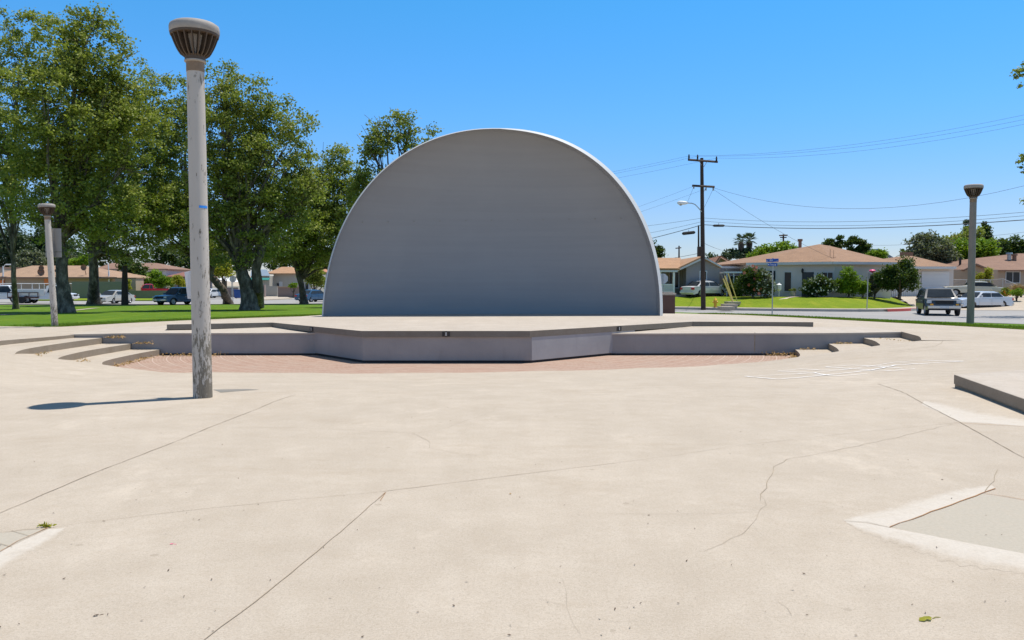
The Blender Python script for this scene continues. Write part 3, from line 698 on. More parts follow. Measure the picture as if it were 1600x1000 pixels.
band('repair_patch', [(-60,892),(0,862),(40,843),(76,827),(92,826)], [(-40,930),(20,884),(62,858),(92,838),(106,824)], M['patch_light'])
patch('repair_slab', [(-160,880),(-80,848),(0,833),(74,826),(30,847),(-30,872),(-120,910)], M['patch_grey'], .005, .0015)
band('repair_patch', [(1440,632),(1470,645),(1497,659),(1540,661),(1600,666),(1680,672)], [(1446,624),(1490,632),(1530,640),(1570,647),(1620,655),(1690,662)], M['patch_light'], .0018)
# chalk hopscotch
ck = [([(1163,588.5),(1245,584.5),(1330,577),(1395,567),(1440,563.5)], .05), ([(1163,588.5),(1215,593),(1290,586.5),(1360,579),(1400,571),(1505,565)], .085),
      ([(1215,580.5),(1250,577),(1285,579),(1330,577)], .06), ([(1215,580.5),(1270,582.5),(1290,586.5),(1315,588),(1355,584.5)], .06), ([(1290,574),(1330,571),(1370,573),(1400,571)], .06),
      ([(1290,574),(1340,577),(1360,579),(1395,580),(1430,576.5)], .06), ([(1245,584.5),(1290,586.5)], .06), ([(1440,563.5),(1505,565)], .06), ([(1370,573),(1410,576)], .06), ([(1400,567),(1450,569.5)], .03)]
ch = strips('chalk_drawing', ck, M['chalk'], .012, kind=None, jit=.01); tag(ch, 'white chalk hopscotch grid drawn on the ramp in front of the right steps', 'chalk drawing')
# low platform at the right
A_, B_, C_ = on(1490, 603, 0), on(1640, 662, 0), on(1600, 578, .18)
pl = empty('low_platform', (A_.x, A_.y, 0), label='low raised concrete slab with a rough shaded edge at the right', cat='platform')
poly = [(0, 0), (B_.x-A_.x+.0, B_.y-A_.y), (B_.x-A_.x+1.5, B_.y-A_.y-4.0), (B_.x-A_.x+7, B_.y-A_.y-4), (C_.x-A_.x+6, C_.y-A_.y+2.2), (C_.x-A_.x, C_.y-A_.y)]
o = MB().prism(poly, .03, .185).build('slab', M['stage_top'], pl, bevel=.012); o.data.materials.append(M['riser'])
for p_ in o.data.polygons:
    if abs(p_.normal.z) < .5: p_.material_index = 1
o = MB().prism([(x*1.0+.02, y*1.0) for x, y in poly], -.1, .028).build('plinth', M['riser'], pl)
# utility cover by the near lamp
a0, a1, a2, a3 = gp(333, 609), gp(385, 608), gp(405, 609), gp(345, 613.5)
o = MB().add([(q.x, q.y, gz(q.x, q.y)+.004) for q in (a0, a1, a2, a3)], [(0, 1, 2, 3)]).build('pavement_cover', simple('cover', (.22, .20, .17), .9, .3, 8), fix=False)
tag(o, 'dark sunken utility cover in the paving just right of the near lamp post', 'ground cover')

# litter: fallen leaves, heaps and specks
def leafpts(P, size, seed, up=.5, ratio=.6, jit=.35):
    rg = np.random.default_rng(seed); n = len(P)
    nrm = rg.normal(size=(n, 3)); nrm[:, 2] = np.abs(nrm[:, 2])+up; nrm /= np.linalg.norm(nrm, axis=1)[:, None]
    r = rg.normal(size=(n, 3)); t = np.cross(nrm, r); t /= np.linalg.norm(t, axis=1)[:, None]; b = np.cross(nrm, t)
    s = size*rg.uniform(1-jit, 1+jit, (n, 1)); v = np.stack([P+t*s*.5, P+b*s*ratio*.5, P-t*s*.5, P-b*s*ratio*.5], 1).reshape(-1, 3)
    return v
def rawquads(name, v, mat, parent=None):
    n = len(v)//4; me = bpy.data.meshes.new(name); me.vertices.add(len(v)); me.vertices.foreach_set('co', v.astype(np.float32).ravel())
    me.loops.add(4*n); me.loops.foreach_set('vertex_index', np.arange(4*n, dtype=np.int32))
    me.polygons.add(n); me.polygons.foreach_set('loop_start', np.arange(0, 4*n, 4, dtype=np.int32)); me.polygons.foreach_set('loop_total', np.full(n, 4, dtype=np.int32))
    me.materials.append(mat); me.update(calc_edges=True); me.validate()
    o = bpy.data.objects.new(name, me); COL.objects.link(o); o.parent = parent; return o
rg = np.random.default_rng(5)
heap = []
def heapline(a, b_, n, wid, hgt):
    a = np.array(a); b_ = np.array(b_); t = rg.uniform(0, 1, n); p = a+(b_-a)*t[:, None]+rg.normal(0, wid, (n, 3))*[1, 1, 0]
    p[:, 2] = a[2]+(b_[2]-a[2])*t+np.abs(rg.normal(0, hgt, n))+.01; heap.append(p)
heapline((-11.9,27.0,-.8), (-9.9,27.3,-.8), 150, .14, .05); heapline((-12.0,26.4,-.8), (-11.7,23.4,-.8), 190, .08, .03); heapline((-13.9,27.3,-.2), (-13.3,27.35,-.2), 90, .06, .03)
heapline((-12.9,27.3,-.4), (-12.3,27.3,-.4), 90, .06, .03); heapline((9.5,27.2,-.8), (8.8,27.3,-.8), 150, .12, .06); heapline((9.6,27.1,-.8), (8.95,25.4,-.8), 160, .08, .04); heapline((10.4,27.3,-.6), (9.9,27.3,-.6), 50, .06, .03)
heapline((11.6,27.3,-.4), (11,27.3,-.4), 50, .06, .03); heapline((-14,24,-.4), (-13.3,22.2,-.4), 50, .1, .01); heapline((-12.9,24,-.6), (-12.3,22.8,-.6), 50, .1, .01); heapline((12.4,27.0,-.2), (13.0,25.5,-.2), 30, .15, .01)
tag(rawquads('fallen_leaves', leafpts(np.concatenate(heap), .065, 3, .8), M['dryleaf']), kind='stuff')
n = 230; sp = []
while len(sp) < n:
    px, py = rg.uniform(0, 1600), 605+395*rg.uniform()**1.3
    q = gp(px, py)
    if q: sp.append((q.x, q.y, q.z+.006))
sp = np.array(sp); v = leafpts(sp, .015, 8, 2.5, .4, .6)
tag(rawquads('ground_litter', v, M['litter']), kind='stuff')
def leafmesh(b, s):
    pts = [(0, 0, 0), (.25, .22, .06), (.5, .16, .09), (.62, .30, .05), (.8, .05, .12), (1, 0, .02), (.82, -.1, .1), (.6, -.26, .04), (.45, -.13, .08), (.2, -.18, .03)]
    b.add([(x*s, y*s, z*s+.004) for x, y, z in pts]+[(.45*s, 0, .16*s)], [(i, (i+1) % 10, 10) for i in range(10)])
    b.tube([(s, 0, .02*s), (1.3*s, .05*s, .05*s), (1.6*s, .0, .0)], .0018, 5); return b
for (px, py, s, lab, mt, r) in ((1436, 971, .085, 'crumpled yellow green leaf lying on the near paving at the lower right', 'leafyellow', 20), (797, 773, .03, 'tiny brown leaf on the paving at the end of a joint', 'dryleaf', 80),
                                (265, 851, .025, 'tiny red petal lying on the paving at the lower left', 'hotpink', 10), (145, 964, .03, 'tiny dark dry leaf on the paving at the lower left corner', 'litter', 40), (657, 495, .10, None, None, 0)):
    if not lab: continue
    q = gp(px, py); o = leafmesh(MB(), s).build('fallen_leaf' if 'petal' not in lab else 'fallen_petal', M[mt]); o.location = q; o.rotation_euler = (0, 0, R(r)); tag(o, lab, 'leaf' if 'petal' not in lab else 'petal')
q = gp(71, 824); wv = leafpts(np.array([[q.x, q.y, q.z]])+rg.normal(0, .012, (40, 3))*[1.6, .6, .5]+[0, 0, .015], .03, 4, .2, .35); o = rawquads('weed', wv, M['leafyellow']); tag(o, 'small weed growing in the joint of the broken slab at the left edge', 'weed')

# ------------------------------------------------------------ trees
def crown_points(blobs, n, rg, shell=.55):
    vol = np.array([b[3]*b[4]*b[5] for b in blobs]); k = rg.choice(len(blobs), n, p=vol/vol.sum()); B = np.array(blobs)[k]
    d = rg.normal(size=(n, 3)); d /= np.linalg.norm(d, axis=1)[:, None]; r = rg.uniform(shell**3, 1, (n, 1))**(1/3)*rg.uniform(.75, 1.14, (n, 1))
    return B[:, :3]+d*r*B[:, 3:6]
def foliage(blobs, nclump, per, size, seed, crad=(.35, .85), shell=.25, ratio=.7, flat=.62):
    rg = np.random.default_rng(seed); C = crown_points(blobs, nclump, rg, shell)
    cr = rg.uniform(crad[0], crad[1], nclump); m = (per*rg.uniform(.5, 1.4, nclump)*(cr/np.mean(cr))**2).astype(int)
    k = np.repeat(np.arange(nclump), m); off = rg.normal(size=(len(k), 3)); off /= np.linalg.norm(off, axis=1)[:, None]
    off *= rg.uniform(.02, 1, (len(k), 1))**.55*rg.uniform(.6, 1.45, (len(k), 1)); off[:, 2] *= flat
    P = C[k]+off*cr[k][:, None]
    return leafpts(P, size, seed+1, .25, ratio), C
def tree(name, label, base, trunk, blobs, nclump, per, size, mat='leaf', bk='bark', seed=1, limbs=14, group=None, cat='tree', **kw):
    base = Vector(base); t = empty(name, base, label=label, cat=cat, group=group); rg = random.Random(seed)
    bl = [(b[0]-base.x, b[1]-base.y, b[2]-base.z, b[3], b[4], b[5]) for b in blobs]
    v, C = foliage(bl, nclump, per, size, seed, **kw); rawquads('crown', v, M[mat], t)
    tk = MB(); pts = [Vector(p)-base for p, r in trunk]; rad = [r for p, r in trunk]
    P, Rr = [], []
    for i in range(len(pts)-1):
        for k in range(5):
            f = k/5; P.append(pts[i].lerp(pts[i+1], f)+Vector((rg.uniform(-1, 1), rg.uniform(-1, 1), 0))*rad[i]*.10); Rr.append(rad[i]+(rad[i+1]-rad[i])*f)
    P.append(pts[-1]); Rr.append(rad[-1]); P[0] = pts[0]-Vector((0, 0, .3)); Rr[0] = rad[0]*1.35
    tk.tube(P, Rr, 12)
    for _ in range(limbs):
        c = Vector(C[rg.randrange(len(C))]); i = rg.randrange(len(P)//3, len(P)-1); s = P[i]
        if c.z < s.z+.3: i = len(P)//3; s = P[i]
        r0 = Rr[i]*.5; mid = s.lerp(c, .5)+Vector((rg.uniform(-.5, .5), rg.uniform(-.5, .5), rg.uniform(-.2, .9)))
        tk.tube([s, s.lerp(mid, .6)+Vector((0, 0, .3)), mid, mid.lerp(c, .6), c], [r0, r0*.75, r0*.5, r0*.3, r0*.1], 6)
        for _k in range(3):
            c2 = c+Vector((rg.uniform(-1, 1), rg.uniform(-1, 1), rg.uniform(-.6, 1)))*1.1; tk.tube([mid.lerp(c, .4), c2], [r0*.25, .015], 4)
    tk.build('trunk', M[bk], t, smooth=60); return t
def bl(Y, px, py, rx, ry, dy=0, ryd=None):   # a crown lobe seen at a pixel, radii in pixels, at distance Y
    p = at(px, py, Y+dy); k = Y/F; return (p.x, p.y, p.z, rx*k, (ryd or min(rx, ry))*k, ry*k)
GZ = 'mature leafy trees on the park lawn'
Y = 52
tree('sycamore_tree', 'biggest sycamore on the left, thick flared trunk just behind the left lamp post', on(103, 488, -.15),
     [(on(103, 488, -.15), .52), (at(98, 440, Y), .36), (at(94, 380, Y), .33), (at(100, 300, Y), .25), (at(112, 200, Y), .17), (at(118, 110, Y), .09), (at(120, 60, Y), .04)],
     [bl(Y, 105, 180, 95, 110), bl(Y, 150, 90, 55, 75), bl(Y, 110, 60, 45, 50), bl(Y, 185, 200, 55, 90), bl(Y, 80, 300, 70, 80), bl(Y, 165, 320, 60, 60), bl(Y, 120, 375, 45, 30), bl(Y, 150, 40, 32, 28), bl(Y, 190, 110, 22, 60)],
     980, 60, .185, 'leaf', seed=11, limbs=34, group=GZ)
Y = 60
tree('sycamore_tree', 'thin pale-trunked sycamore at the far left edge of the lawn', on(24, 482, -.18),
     [(on(25, 482, -.18), .22), (at(22, 440, Y), .17), (at(20, 390, Y), .15), (at(18, 300, Y), .12), (at(25, 200, Y), .09), (at(30, 100, Y), .04)],
     [bl(Y, 15, 150, 55, 110), bl(Y, 40, 60, 40, 42), bl(Y, -10, 250, 60, 80), bl(Y, 40, 280, 45, 60), bl(Y, 15, 330, 40, 25), bl(Y, -60, 120, 60, 100), bl(Y, 70, 45, 25, 30)],
     640, 52, .185, 'leaf', seed=23, limbs=26, group=GZ)
Y = 75
tree('sycamore_tree', 'tall sycamore with a dark straight trunk beside the silver car on the left', on(148, 475, -.2),
     [(on(147, 475, -.2), .62), (at(147, 440, Y), .42), (at(145, 380, Y), .36), (at(160, 280, Y), .28), (at(180, 190, Y), .15), (at(190, 120, Y), .06)],
     [bl(Y, 200, 230, 75, 100), bl(Y, 235, 180, 45, 70), bl(Y, 170, 330, 60, 60), bl(Y, 225, 340, 55, 65), bl(Y, 245, 290, 40, 90), bl(Y, 200, 385, 50, 30), bl(Y, 255, 120, 12, 34), bl(Y, 225, 130, 26, 40)],
     700, 60, .22, 'leaf', seed=31, limbs=24, group=GZ, crad=(.45, 1.05))
Y = 78
tree('sycamore_tree', 'sycamore with a brown trunk leaning left, just right of the near lamp post', on(355, 473, -.2),
     [(on(357, 473, -.2), .45), (at(348, 452, Y), .36), (at(330, 432, Y), .34), (at(312, 418, Y), .3), (at(300, 380, Y), .25), (at(290, 280, Y), .15), (at(288, 170, Y), .06)],
     [bl(Y, 285, 250, 38, 90), bl(Y, 280, 350, 50, 60), bl(Y, 300, 160, 35, 40), bl(Y, 262, 330, 45, 60), bl(Y, 330, 370, 40, 45), bl(Y, 270, 205, 22, 45)],
     540, 56, .22, 'leaf2', 'bark2', seed=41, limbs=22, group=GZ, crad=(.45, 1.05))
Y = 57.5
t4 = on(385, 484, -.15)
tree('sycamore_tree', 'large sycamore with a heavy twin trunk, midway between near lamp post and band shell', t4,
     [(on(390, 484, -.15), .68), (at(386, 450, Y), .5), (at(378, 425, Y), .42), (at(368, 395, Y), .36), (at(365, 320, Y), .28), (at(360, 220, Y), .18), (at(350, 140, Y), .07)],
     [bl(Y, 370, 210, 65, 75), bl(Y, 345, 130, 42, 42), bl(Y, 400, 170, 50, 48), bl(Y, 450, 195, 48, 38), bl(Y, 420, 270, 80, 70), bl(Y, 350, 300, 60, 70), bl(Y, 400, 350, 90, 58), bl(Y, 330, 370, 38, 50), bl(Y, 480, 185, 26, 14), bl(Y, 470, 290, 40, 50), bl(Y, 310, 190, 25, 80), bl(Y, 385, 395, 65, 26)],
     980, 58, .185, 'leaf2', 'bark', seed=53, limbs=46, group=GZ)
tk = MB(); o4 = Vector(t4); P = [p-o4 for p in (on(402, 480, -.15), at(403, 450, Y), at(400, 420, Y), at(415, 370, Y), at(430, 280, Y))]; tk.tube(P, [.55, .40, .32, .25, .1], 12)
tk.build('trunk', M['bark'], [o for o in COL.objects if o.name == 'sycamore_tree.004'][0], smooth=60)
Y = 80
tree('sycamore_tree', 'smaller tree with a slender dark trunk just left of the band shell', on(476, 473, -.2),
     [(on(475, 474, -.2), .42), (at(472, 450, Y), .3), (at(464, 420, Y), .26), (at(468, 360, Y), .2), (at(480, 300, Y), .1)],
     [bl(Y, 480, 350, 62, 62), bl(Y, 500, 290, 42, 50), bl(Y, 525, 270, 26, 36), bl(Y, 445, 390, 40, 28), bl(Y, 515, 370, 40, 55), bl(Y, 545, 330, 32, 65), bl(Y, 480, 400, 50, 22), bl(Y, 560, 290, 26, 40), bl(Y, 530, 250, 20, 22)],
     720, 60, .23, 'leaf', 'bark2', seed=61, limbs=24, group=GZ, crad=(.45, 1.05))
Y = 66
tree('sycamore_tree', 'open-crowned tree rising behind the upper left edge of the band shell', at(625, 470, Y)-Vector((0, 0, .3)),
     [(at(625, 470, Y), .45), (at(622, 400, Y), .35), (at(618, 320, Y), .25), (at(628, 260, Y), .14), (at(640, 200, Y), .05)],
     [bl(Y, 612, 285, 34, 36), bl(Y, 590, 225, 26, 26), bl(Y, 622, 205, 28, 34), bl(Y, 655, 215, 26, 24), bl(Y, 560, 310, 26, 34), bl(Y, 580, 190, 18, 12), bl(Y, 545, 255, 14, 18), bl(Y, 565, 275, 20, 20), bl(Y, 685, 214, 22, 9), bl(Y, 665, 235, 30, 26), bl(Y, 575, 245, 22, 20), bl(Y, 640, 300, 40, 60), bl(Y, 622, 180, 14, 12), bl(Y, 560, 370, 26, 50)],
     400, 40, .22, 'leaf2', seed=71, limbs=40, group=GZ, shell=.2, crad=(.4, .85))
Y = 50
tree('sycamore_tree', 'tree beyond the right edge of the view, only its leafy twig tips showing', (44, 52, -.3),
     [((44, 52, -.3), .5), ((43.6, 51, 3), .4), ((43, 50, 8), .3), ((42, 50, 13), .12)],
     [(43, 50, 11, 6, 6, 6), bl(Y, 1650, 150, 50, 60), bl(Y, 1650, 250, 50, 40), bl(Y, 1602, 118, 16, 15), bl(Y, 1602, 250, 14, 14), bl(Y, 1612, 320, 14, 25)],
     330, 40, .2, 'leaf', seed=83, limbs=30, group=GZ)

te = [o for o in COL.objects if o.name.startswith('sycamore_tree') and o.parent is None][-1]
v, C = foliage([bl(50, 1599, 112, 16, 14), bl(50, 1590, 105, 8, 8), bl(50, 1604, 128, 12, 10), bl(50, 1600, 247, 13, 13), bl(50, 1593, 240, 7, 8), bl(50, 1604, 262, 10, 10), bl(50, 1606, 318, 8, 16)], 30, 30, .17, 5, crad=(.15, .4))
v[:, 0] -= te.location.x; v[:, 1] -= te.location.y; v[:, 2] -= te.location.z; rawquads('leafy_twig', v, M['leaf'], te)
b = MB()
for c in C: c = Vector(c)-te.location; b.tube([Vector((39, 50.5, 11))-te.location, c+Vector((2.2, 0, .3)), c], [.08, .025, .01], 5)
b.build('twigs', M['bark'], te)['kind'] = 'stuff'
# far greenery behind the houses and the street
def bush(name, label, Y, blobs, nclump, per, size, mat, cat='bush', group=None, seed=1, z0=None, flowers=None, trunk=True, **kw):
    B = [bl(Y, *b) for b in blobs]; cx = sum(b[0] for b in B)/len(B); zb = z0 if z0 is not None else -.3
    t = empty(name, (cx, Y, zb), label=label, cat=cat, group=group)
    L = [(b[0]-cx, b[1]-Y, b[2]-zb, b[3], b[4], b[5]) for b in B]
    v, C = foliage(L, nclump, per, size, seed, **kw); rawquads('foliage' if cat in ('bush', 'hedge') else 'crown', v, M[mat], t)
    rg = random.Random(seed)
    if trunk:
        tk = MB(); top = max(b[2] for b in L); low = min(b[2]-b[5]*.5 for b in L); tk.tube([(0, 0, -.1), (.05, 0, low*.6), (0, 0, max(low, .4))], [.03*top+.05, .025*top+.04, .02*top+.03], 7)
        for _ in range(6):
            c = Vector(C[rg.randrange(len(C))]); tk.tube([(0, 0, low*.5), (c*.5)+Vector((0, 0, .1)), c], [.02*top+.02, .02*top, .01], 5)
        tk.build('stem' if cat in ('bush',) else 'trunk', M['bark2'], t)
    if flowers:
        fm, nf, fs = flowers; fb = MB(); rn = np.random.default_rng(seed+9); Q = crown_points(L, nf, rn, .97); Q[:, 1] = np.minimum(Q[:, 1], Q[:, 1]*.3-L[0][4]*.7)
        for q in Q:
            for k in range(5):
                a = 2*math.pi*k/5; fb.add([tuple(q), (q[0]+fs*math.cos(a), q[1]-fs*.4, q[2]+fs*math.sin(a)), (q[0]+fs*math.cos(a+1.1), q[1]-fs*.3, q[2]+fs*math.sin(a+1.1))], [(0, 1, 2)])
        fb.build('blossom', M[fm], t, fix=False)
    return t
GB = 'trees and shrubs beyond the houses on the right'
bush('broadleaf_tree', 'loose bright tree behind the left slope of the hipped white house', 95, [(1215, 392, 28, 14), (1190, 396, 12, 10), (1240, 398, 16, 10), (1205, 400, 20, 12)], 90, 45, .3, 'leafbright', 'tree', GB, 3, crad=(.4, .9))
bush('broadleaf_tree', 'green shrubby tree between the red tile roof and the hipped roof', 80, [(1180, 403, 14, 9), (1172, 409, 9, 8), (1190, 398, 9, 8)], 60, 40, .22, 'leafbright', 'tree', GB, 5, crad=(.3, .6))
bush('dark_tree', 'dark small tree clumps peeking over the grey house near the utility pole', 120, [(1112, 403, 16, 5), (1140, 398, 14, 7), (1160, 396, 24, 9)], 60, 40, .35, 'leafpine', 'tree', GB, 7)
bush('olive_tree', 'grey green olive tree behind the garage roof', 92, [(1450, 392, 30, 26), (1468, 398, 22, 24), (1432, 402, 16, 14), (1440, 376, 14, 8)], 200, 60, .28, 'leafolive', 'tree', GB, 9, crad=(.5, 1.0))
bush('broadleaf_tree', 'bright lime green rounded tree just left of the right lamp post', 94, [(1512, 397, 28, 20), (1495, 404, 20, 14), (1530, 390, 22, 18), (1545, 400, 18, 16)], 200, 60, .28, 'leafbright', 'tree', GB, 13, crad=(.5, 1.0))
bush('broadleaf_tree', 'airy mid green tree behind the lime green one', 110, [(1500, 376, 22, 14), (1520, 368, 14, 16), (1552, 386, 20, 12)], 120, 40, .3, 'leaf', 'tree', GB, 17, crad=(.5, 1.0))
bush('dark_tree', 'dense dark green tree above the umber roof at the right edge', 105, [(1575, 385, 18, 12), (1592, 382, 14, 10), (1562, 390, 14, 10), (1600, 392, 18, 14), (1585, 396, 26, 12)], 170, 60, .3, 'leafdark', 'tree', GB, 19, crad=(.5, 1.0))
bush('cypress_tree', 'slim dark cypress poking up right of the right lamp post', 130, [(1541, 362, 6, 12), (1541, 372, 8, 10), (1540, 352, 3.5, 6), (1541, 384, 8, 10)], 90, 50, .3, 'leafdark', 'tree', GB, 21, crad=(.3, .6))
bush('cypress_tree', 'slim dark conifer hidden mostly behind the right lamp post top', 135, [(1511, 350, 4, 8), (1510, 362, 6, 10), (1511, 376, 7, 10)], 70, 45, .3, 'leafpine', 'tree', GB, 22, crad=(.3, .6))
bush('round_shrub', 'bright green rounded shrub top showing over the white house roof', 88, [(1370, 396, 13, 6), (1362, 399, 8, 6), (1378, 399, 8, 6)], 60, 45, .2, 'leafbright', 'bush', GB, 25, crad=(.25, .5))
bush('dark_tree', 'dark narrow tree directly right of the band shell edge', 90, [(1029, 395, 7, 8), (1022, 381, 5, 5), (1031, 388, 4, 5), (1020, 396, 8, 10)], 60, 45, .25, 'leafdark', 'tree', GB, 26, crad=(.25, .5))
# umbrella crowned tree with clumps on bare limbs
Y = 96; p0 = at(1325, 405, Y)
t = empty('clumped_tree', (p0.x, Y, 0), label='tree with round leaf tufts on bare forked limbs behind the white house roof', cat='tree', group=GB)
tufts = [(1297, 379, 9, 7), (1312, 376, 9, 8), (1333, 375, 10, 8), (1345, 378, 8, 7), (1323, 384, 9, 7), (1305, 386, 9, 6), (1352, 387, 11, 8), (1340, 392, 12, 7), (1291, 386, 7, 6)]
L = [(b[0]-p0.x, b[1]-Y, b[2], b[3], b[4], b[5]) for b in [bl(Y, *q) for q in tufts]]
v, C = foliage(L, 130, 55, .24, 91, crad=(.2, .45)); rawquads('crown', v, M['leafdark'], t)
tk = MB(); tk.tube([(0, 0, 0), (0, 0, 4.0)], [.3, .22], 8)
for q in L: tk.tube([(0, 0, 3.6), (q[0]*.45, 0, 4.6), (q[0], q[1], q[2])], [.16, .1, .05], 6)
tk.build('trunk', M['bark2'], t)
def palm(label, px, py, Y, n=26, Lf=1.3, seed=1, fan=True, group='palms beyond the roofs'):
    p = at(px, py, Y); t = empty('palm_tree', (p.x, Y, -.3), label=label, cat='palm', group=group); rg = random.Random(seed); h = p.z+.3
    MB().tube([(0, 0, 0), (.1, 0, h*.5), (0, 0, h)], [.28, .22, .2], 8).build('trunk', M['bark2'], t)
    b = MB()
    for k in range(n):
        a = rg.uniform(0, 2*math.pi); e = rg.uniform(-.5, 1.3); l = Lf*rg.uniform(.8, 1.15); d = Vector((math.cos(a)*math.cos(e), math.sin(a)*math.cos(e), math.sin(e))); s = d.cross(Vector((0, 0, 1))).normalized()
        o = Vector((0, 0, h))
        if fan:
            c = o+d*l*.5; b.tube([o, c], [.03, .02], 4)
            for j in range(-5, 6):
                u = (d*math.cos(j*.25)+s*math.sin(j*.25)); e_ = c+u*l*.62+Vector((0, 0, -.12*l)); w_ = s.cross(u)*.0+s*.07; b.add([tuple(c), tuple(c+u*l*.3+w_), tuple(e_), tuple(c+u*l*.3-w_)], [(0, 1, 2, 3)])
        else:
            pts = [o+d*l*f-Vector((0, 0, .55*l*f*f)) for f in (0, .25, .5, .75, 1)]; b.tube(pts, [.04, .03, .03, .02, .01], 4)
            for i in range(10):
                f = (i+1)/10; q = o+d*l*f-Vector((0, 0, .55*l*f*f))
                for sg in (-1, 1): b.add([tuple(q), tuple(q+s*sg*.4*(1.1-f)+d*.2-Vector((0, 0, .15))), tuple(q+d*.12)], [(0, 1, 2)])
    b.build('frond', M['leafpine'] if fan else M['leafdark'], t, fix=False)
    sk = MB(); sk.lathe([(.2, -1.4), (.42, -1.1), (.48, -.4), (.25, 0)], 10, (0, 0, h)); sk.build('frond_skirt', M['bark2'], t); return t
palm('left one of the twin fan palms above the red tile roof', 1158, 378, 120, seed=2); palm('right one of the twin fan palms above the red tile roof', 1171, 376, 121, seed=3, Lf=1.4)
palm('small feathery palm beside the twin fan palms', 1184, 389, 110, 14, 1.2, 4, False)
palm('drooping palm behind the garage roof', 1412, 397, 110, 14, 1.7, 5, False)

# greenery on the left, beyond the street
GL = 'trees and bushes far behind the left street'
bush('pine_tree', 'dark blue green pine far behind at the left edge', 210, [(-10, 395, 40, 35), (15, 385, 30, 30), (40, 402, 24, 24), (22, 370, 14, 20)], 260, 45, .6, 'leafpine', 'tree', GL, 31, crad=(1, 2.2))
bush('pine_tree', 'dark blue green pine far behind the tan roof', 215, [(85, 392, 38, 26), (70, 378, 20, 24), (110, 398, 24, 18), (60, 400, 20, 18)], 260, 45, .6, 'leafpine', 'tree', GL, 33, crad=(1, 2.2))
bush('round_tree', 'mid green tree over the ridge of the tan roof', 180, [(48, 407, 22, 15), (105, 405, 14, 12)], 100, 45, .5, 'leafolive', 'tree', GL, 35, crad=(.8, 1.6))
bush('round_shrub', 'bright green treetop over the tan roof between two trunks', 150, [(122, 410, 18, 7), (135, 408, 12, 8)], 80, 40, .35, 'leafbright', 'tree', GL, 37, crad=(.5, 1.0))
bush('conifer_tree', 'dark tree standing in front of the white two-storey house', 132, [(205, 425, 14, 18), (215, 438, 14, 14), (197, 415, 10, 12), (222, 430, 10, 16)], 130, 50, .35, 'leafdark', 'tree', GL, 39, crad=(.5, 1.0))
bush('dark_tree', 'dark trees above the small reddish roof, behind the near lamp post', 190, [(285, 405, 40, 24), (330, 410, 30, 22), (250, 400, 22, 18), (370, 405, 30, 20)], 240, 45, .55, 'leafdark', 'tree', GL, 41, crad=(.9, 2))
bush('round_shrub', 'clipped round green shrub behind the red pickup', 128, [(226, 440, 10, 7), (233, 441, 8, 6)], 50, 50, .25, 'leafbright', 'bush', GL, 43, crad=(.4, .7))
bush('garden_shrub', 'loose light green shrubs right of the clipped shrub', 127, [(248, 438, 14, 11), (262, 442, 10, 8), (243, 430, 8, 8)], 90, 45, .28, 'leafbright', 'bush', GL, 45, crad=(.4, .8))
bush('yellow_shrub', 'yellow green shrub left of the near lamp post', 126, [(279, 437, 8, 8), (284, 442, 6, 7)], 45, 45, .25, 'leafyellow', 'bush', GL, 47, crad=(.3, .6))
bush('small_yellow_tree', 'small tree with yellow foliage seen between leaning trunk and near lamp post', 112, [(345, 423, 15, 9), (352, 415, 10, 8), (335, 420, 10, 8), (358, 428, 8, 6)], 80, 42, .25, 'leafyellow', 'tree', GL, 49, crad=(.35, .7))
bush('wall_shrub', 'dark yellow shrub at the end of the grey green wall', 110, [(200, 446, 4, 9), (197, 440, 4, 7)], 30, 40, .2, 'leafyellow', 'bush', GL, 51, crad=(.2, .4))
bush('street_tree', 'dark leafy tree right behind the blue sedan', 108, [(488, 433, 14, 11), (500, 440, 12, 10), (478, 430, 8, 8), (495, 425, 12, 8)], 120, 50, .25, 'leaf', 'tree', GL, 53, crad=(.4, .8))
bush('garden_shrub', 'small green plant on top of the pinkish block wall', 120, [(458, 446, 7, 4)], 20, 40, .2, 'leafbright', 'bush', GL, 55, crad=(.2, .4))
bush('conifer_tree', 'tall background trees filling the view below the sycamore crowns', 200, [(150, 400, 20, 20), (180, 398, 24, 20), (430, 405, 40, 16), (480, 408, 40, 16), (520, 410, 30, 16)], 200, 40, .6, 'leafdark', 'tree', GL, 57, crad=(.9, 2))

# grass blades along the near edge of the right strip and round lamp feet
rgn = np.random.default_rng(77); pts = []
for i in range(26000):
    th = rgn.uniform(-.25, .95); r = re_(th)+rgn.uniform(0, 1)**2*2.2-.06; pts.append((CX+r*math.cos(th), CY+r*math.sin(th)))
for i in range(26000):
    th = rgn.uniform(1.75, 2.95); r = re_(th)+rgn.uniform(0, 1)**2*3-.06; pts.append((CX+r*math.cos(th), CY+r*math.sin(th)))
pts = np.array(pts); z = H(pts[:, 0], pts[:, 1]); n = len(pts); hgt = rgn.uniform(.03, .075, n); a = rgn.uniform(0, 6.28, n); w_ = .012
c = np.c_[pts, z-.02]; dx = np.c_[np.cos(a)*w_, np.sin(a)*w_, 0*a]; up = np.c_[rgn.normal(0, .015, n), rgn.normal(0, .015, n), hgt+.02]
v = np.stack([c-dx, c+dx, c+up+dx*.2, c+up-dx*.2], 1).reshape(-1, 3); M['blade'] = leafmat('grass_blades', [(.09, .18, .01), (.15, .26, .015), (.24, .30, .04)], .3)
tag(rawquads('grass_fringe', v, M['blade']), kind='stuff')

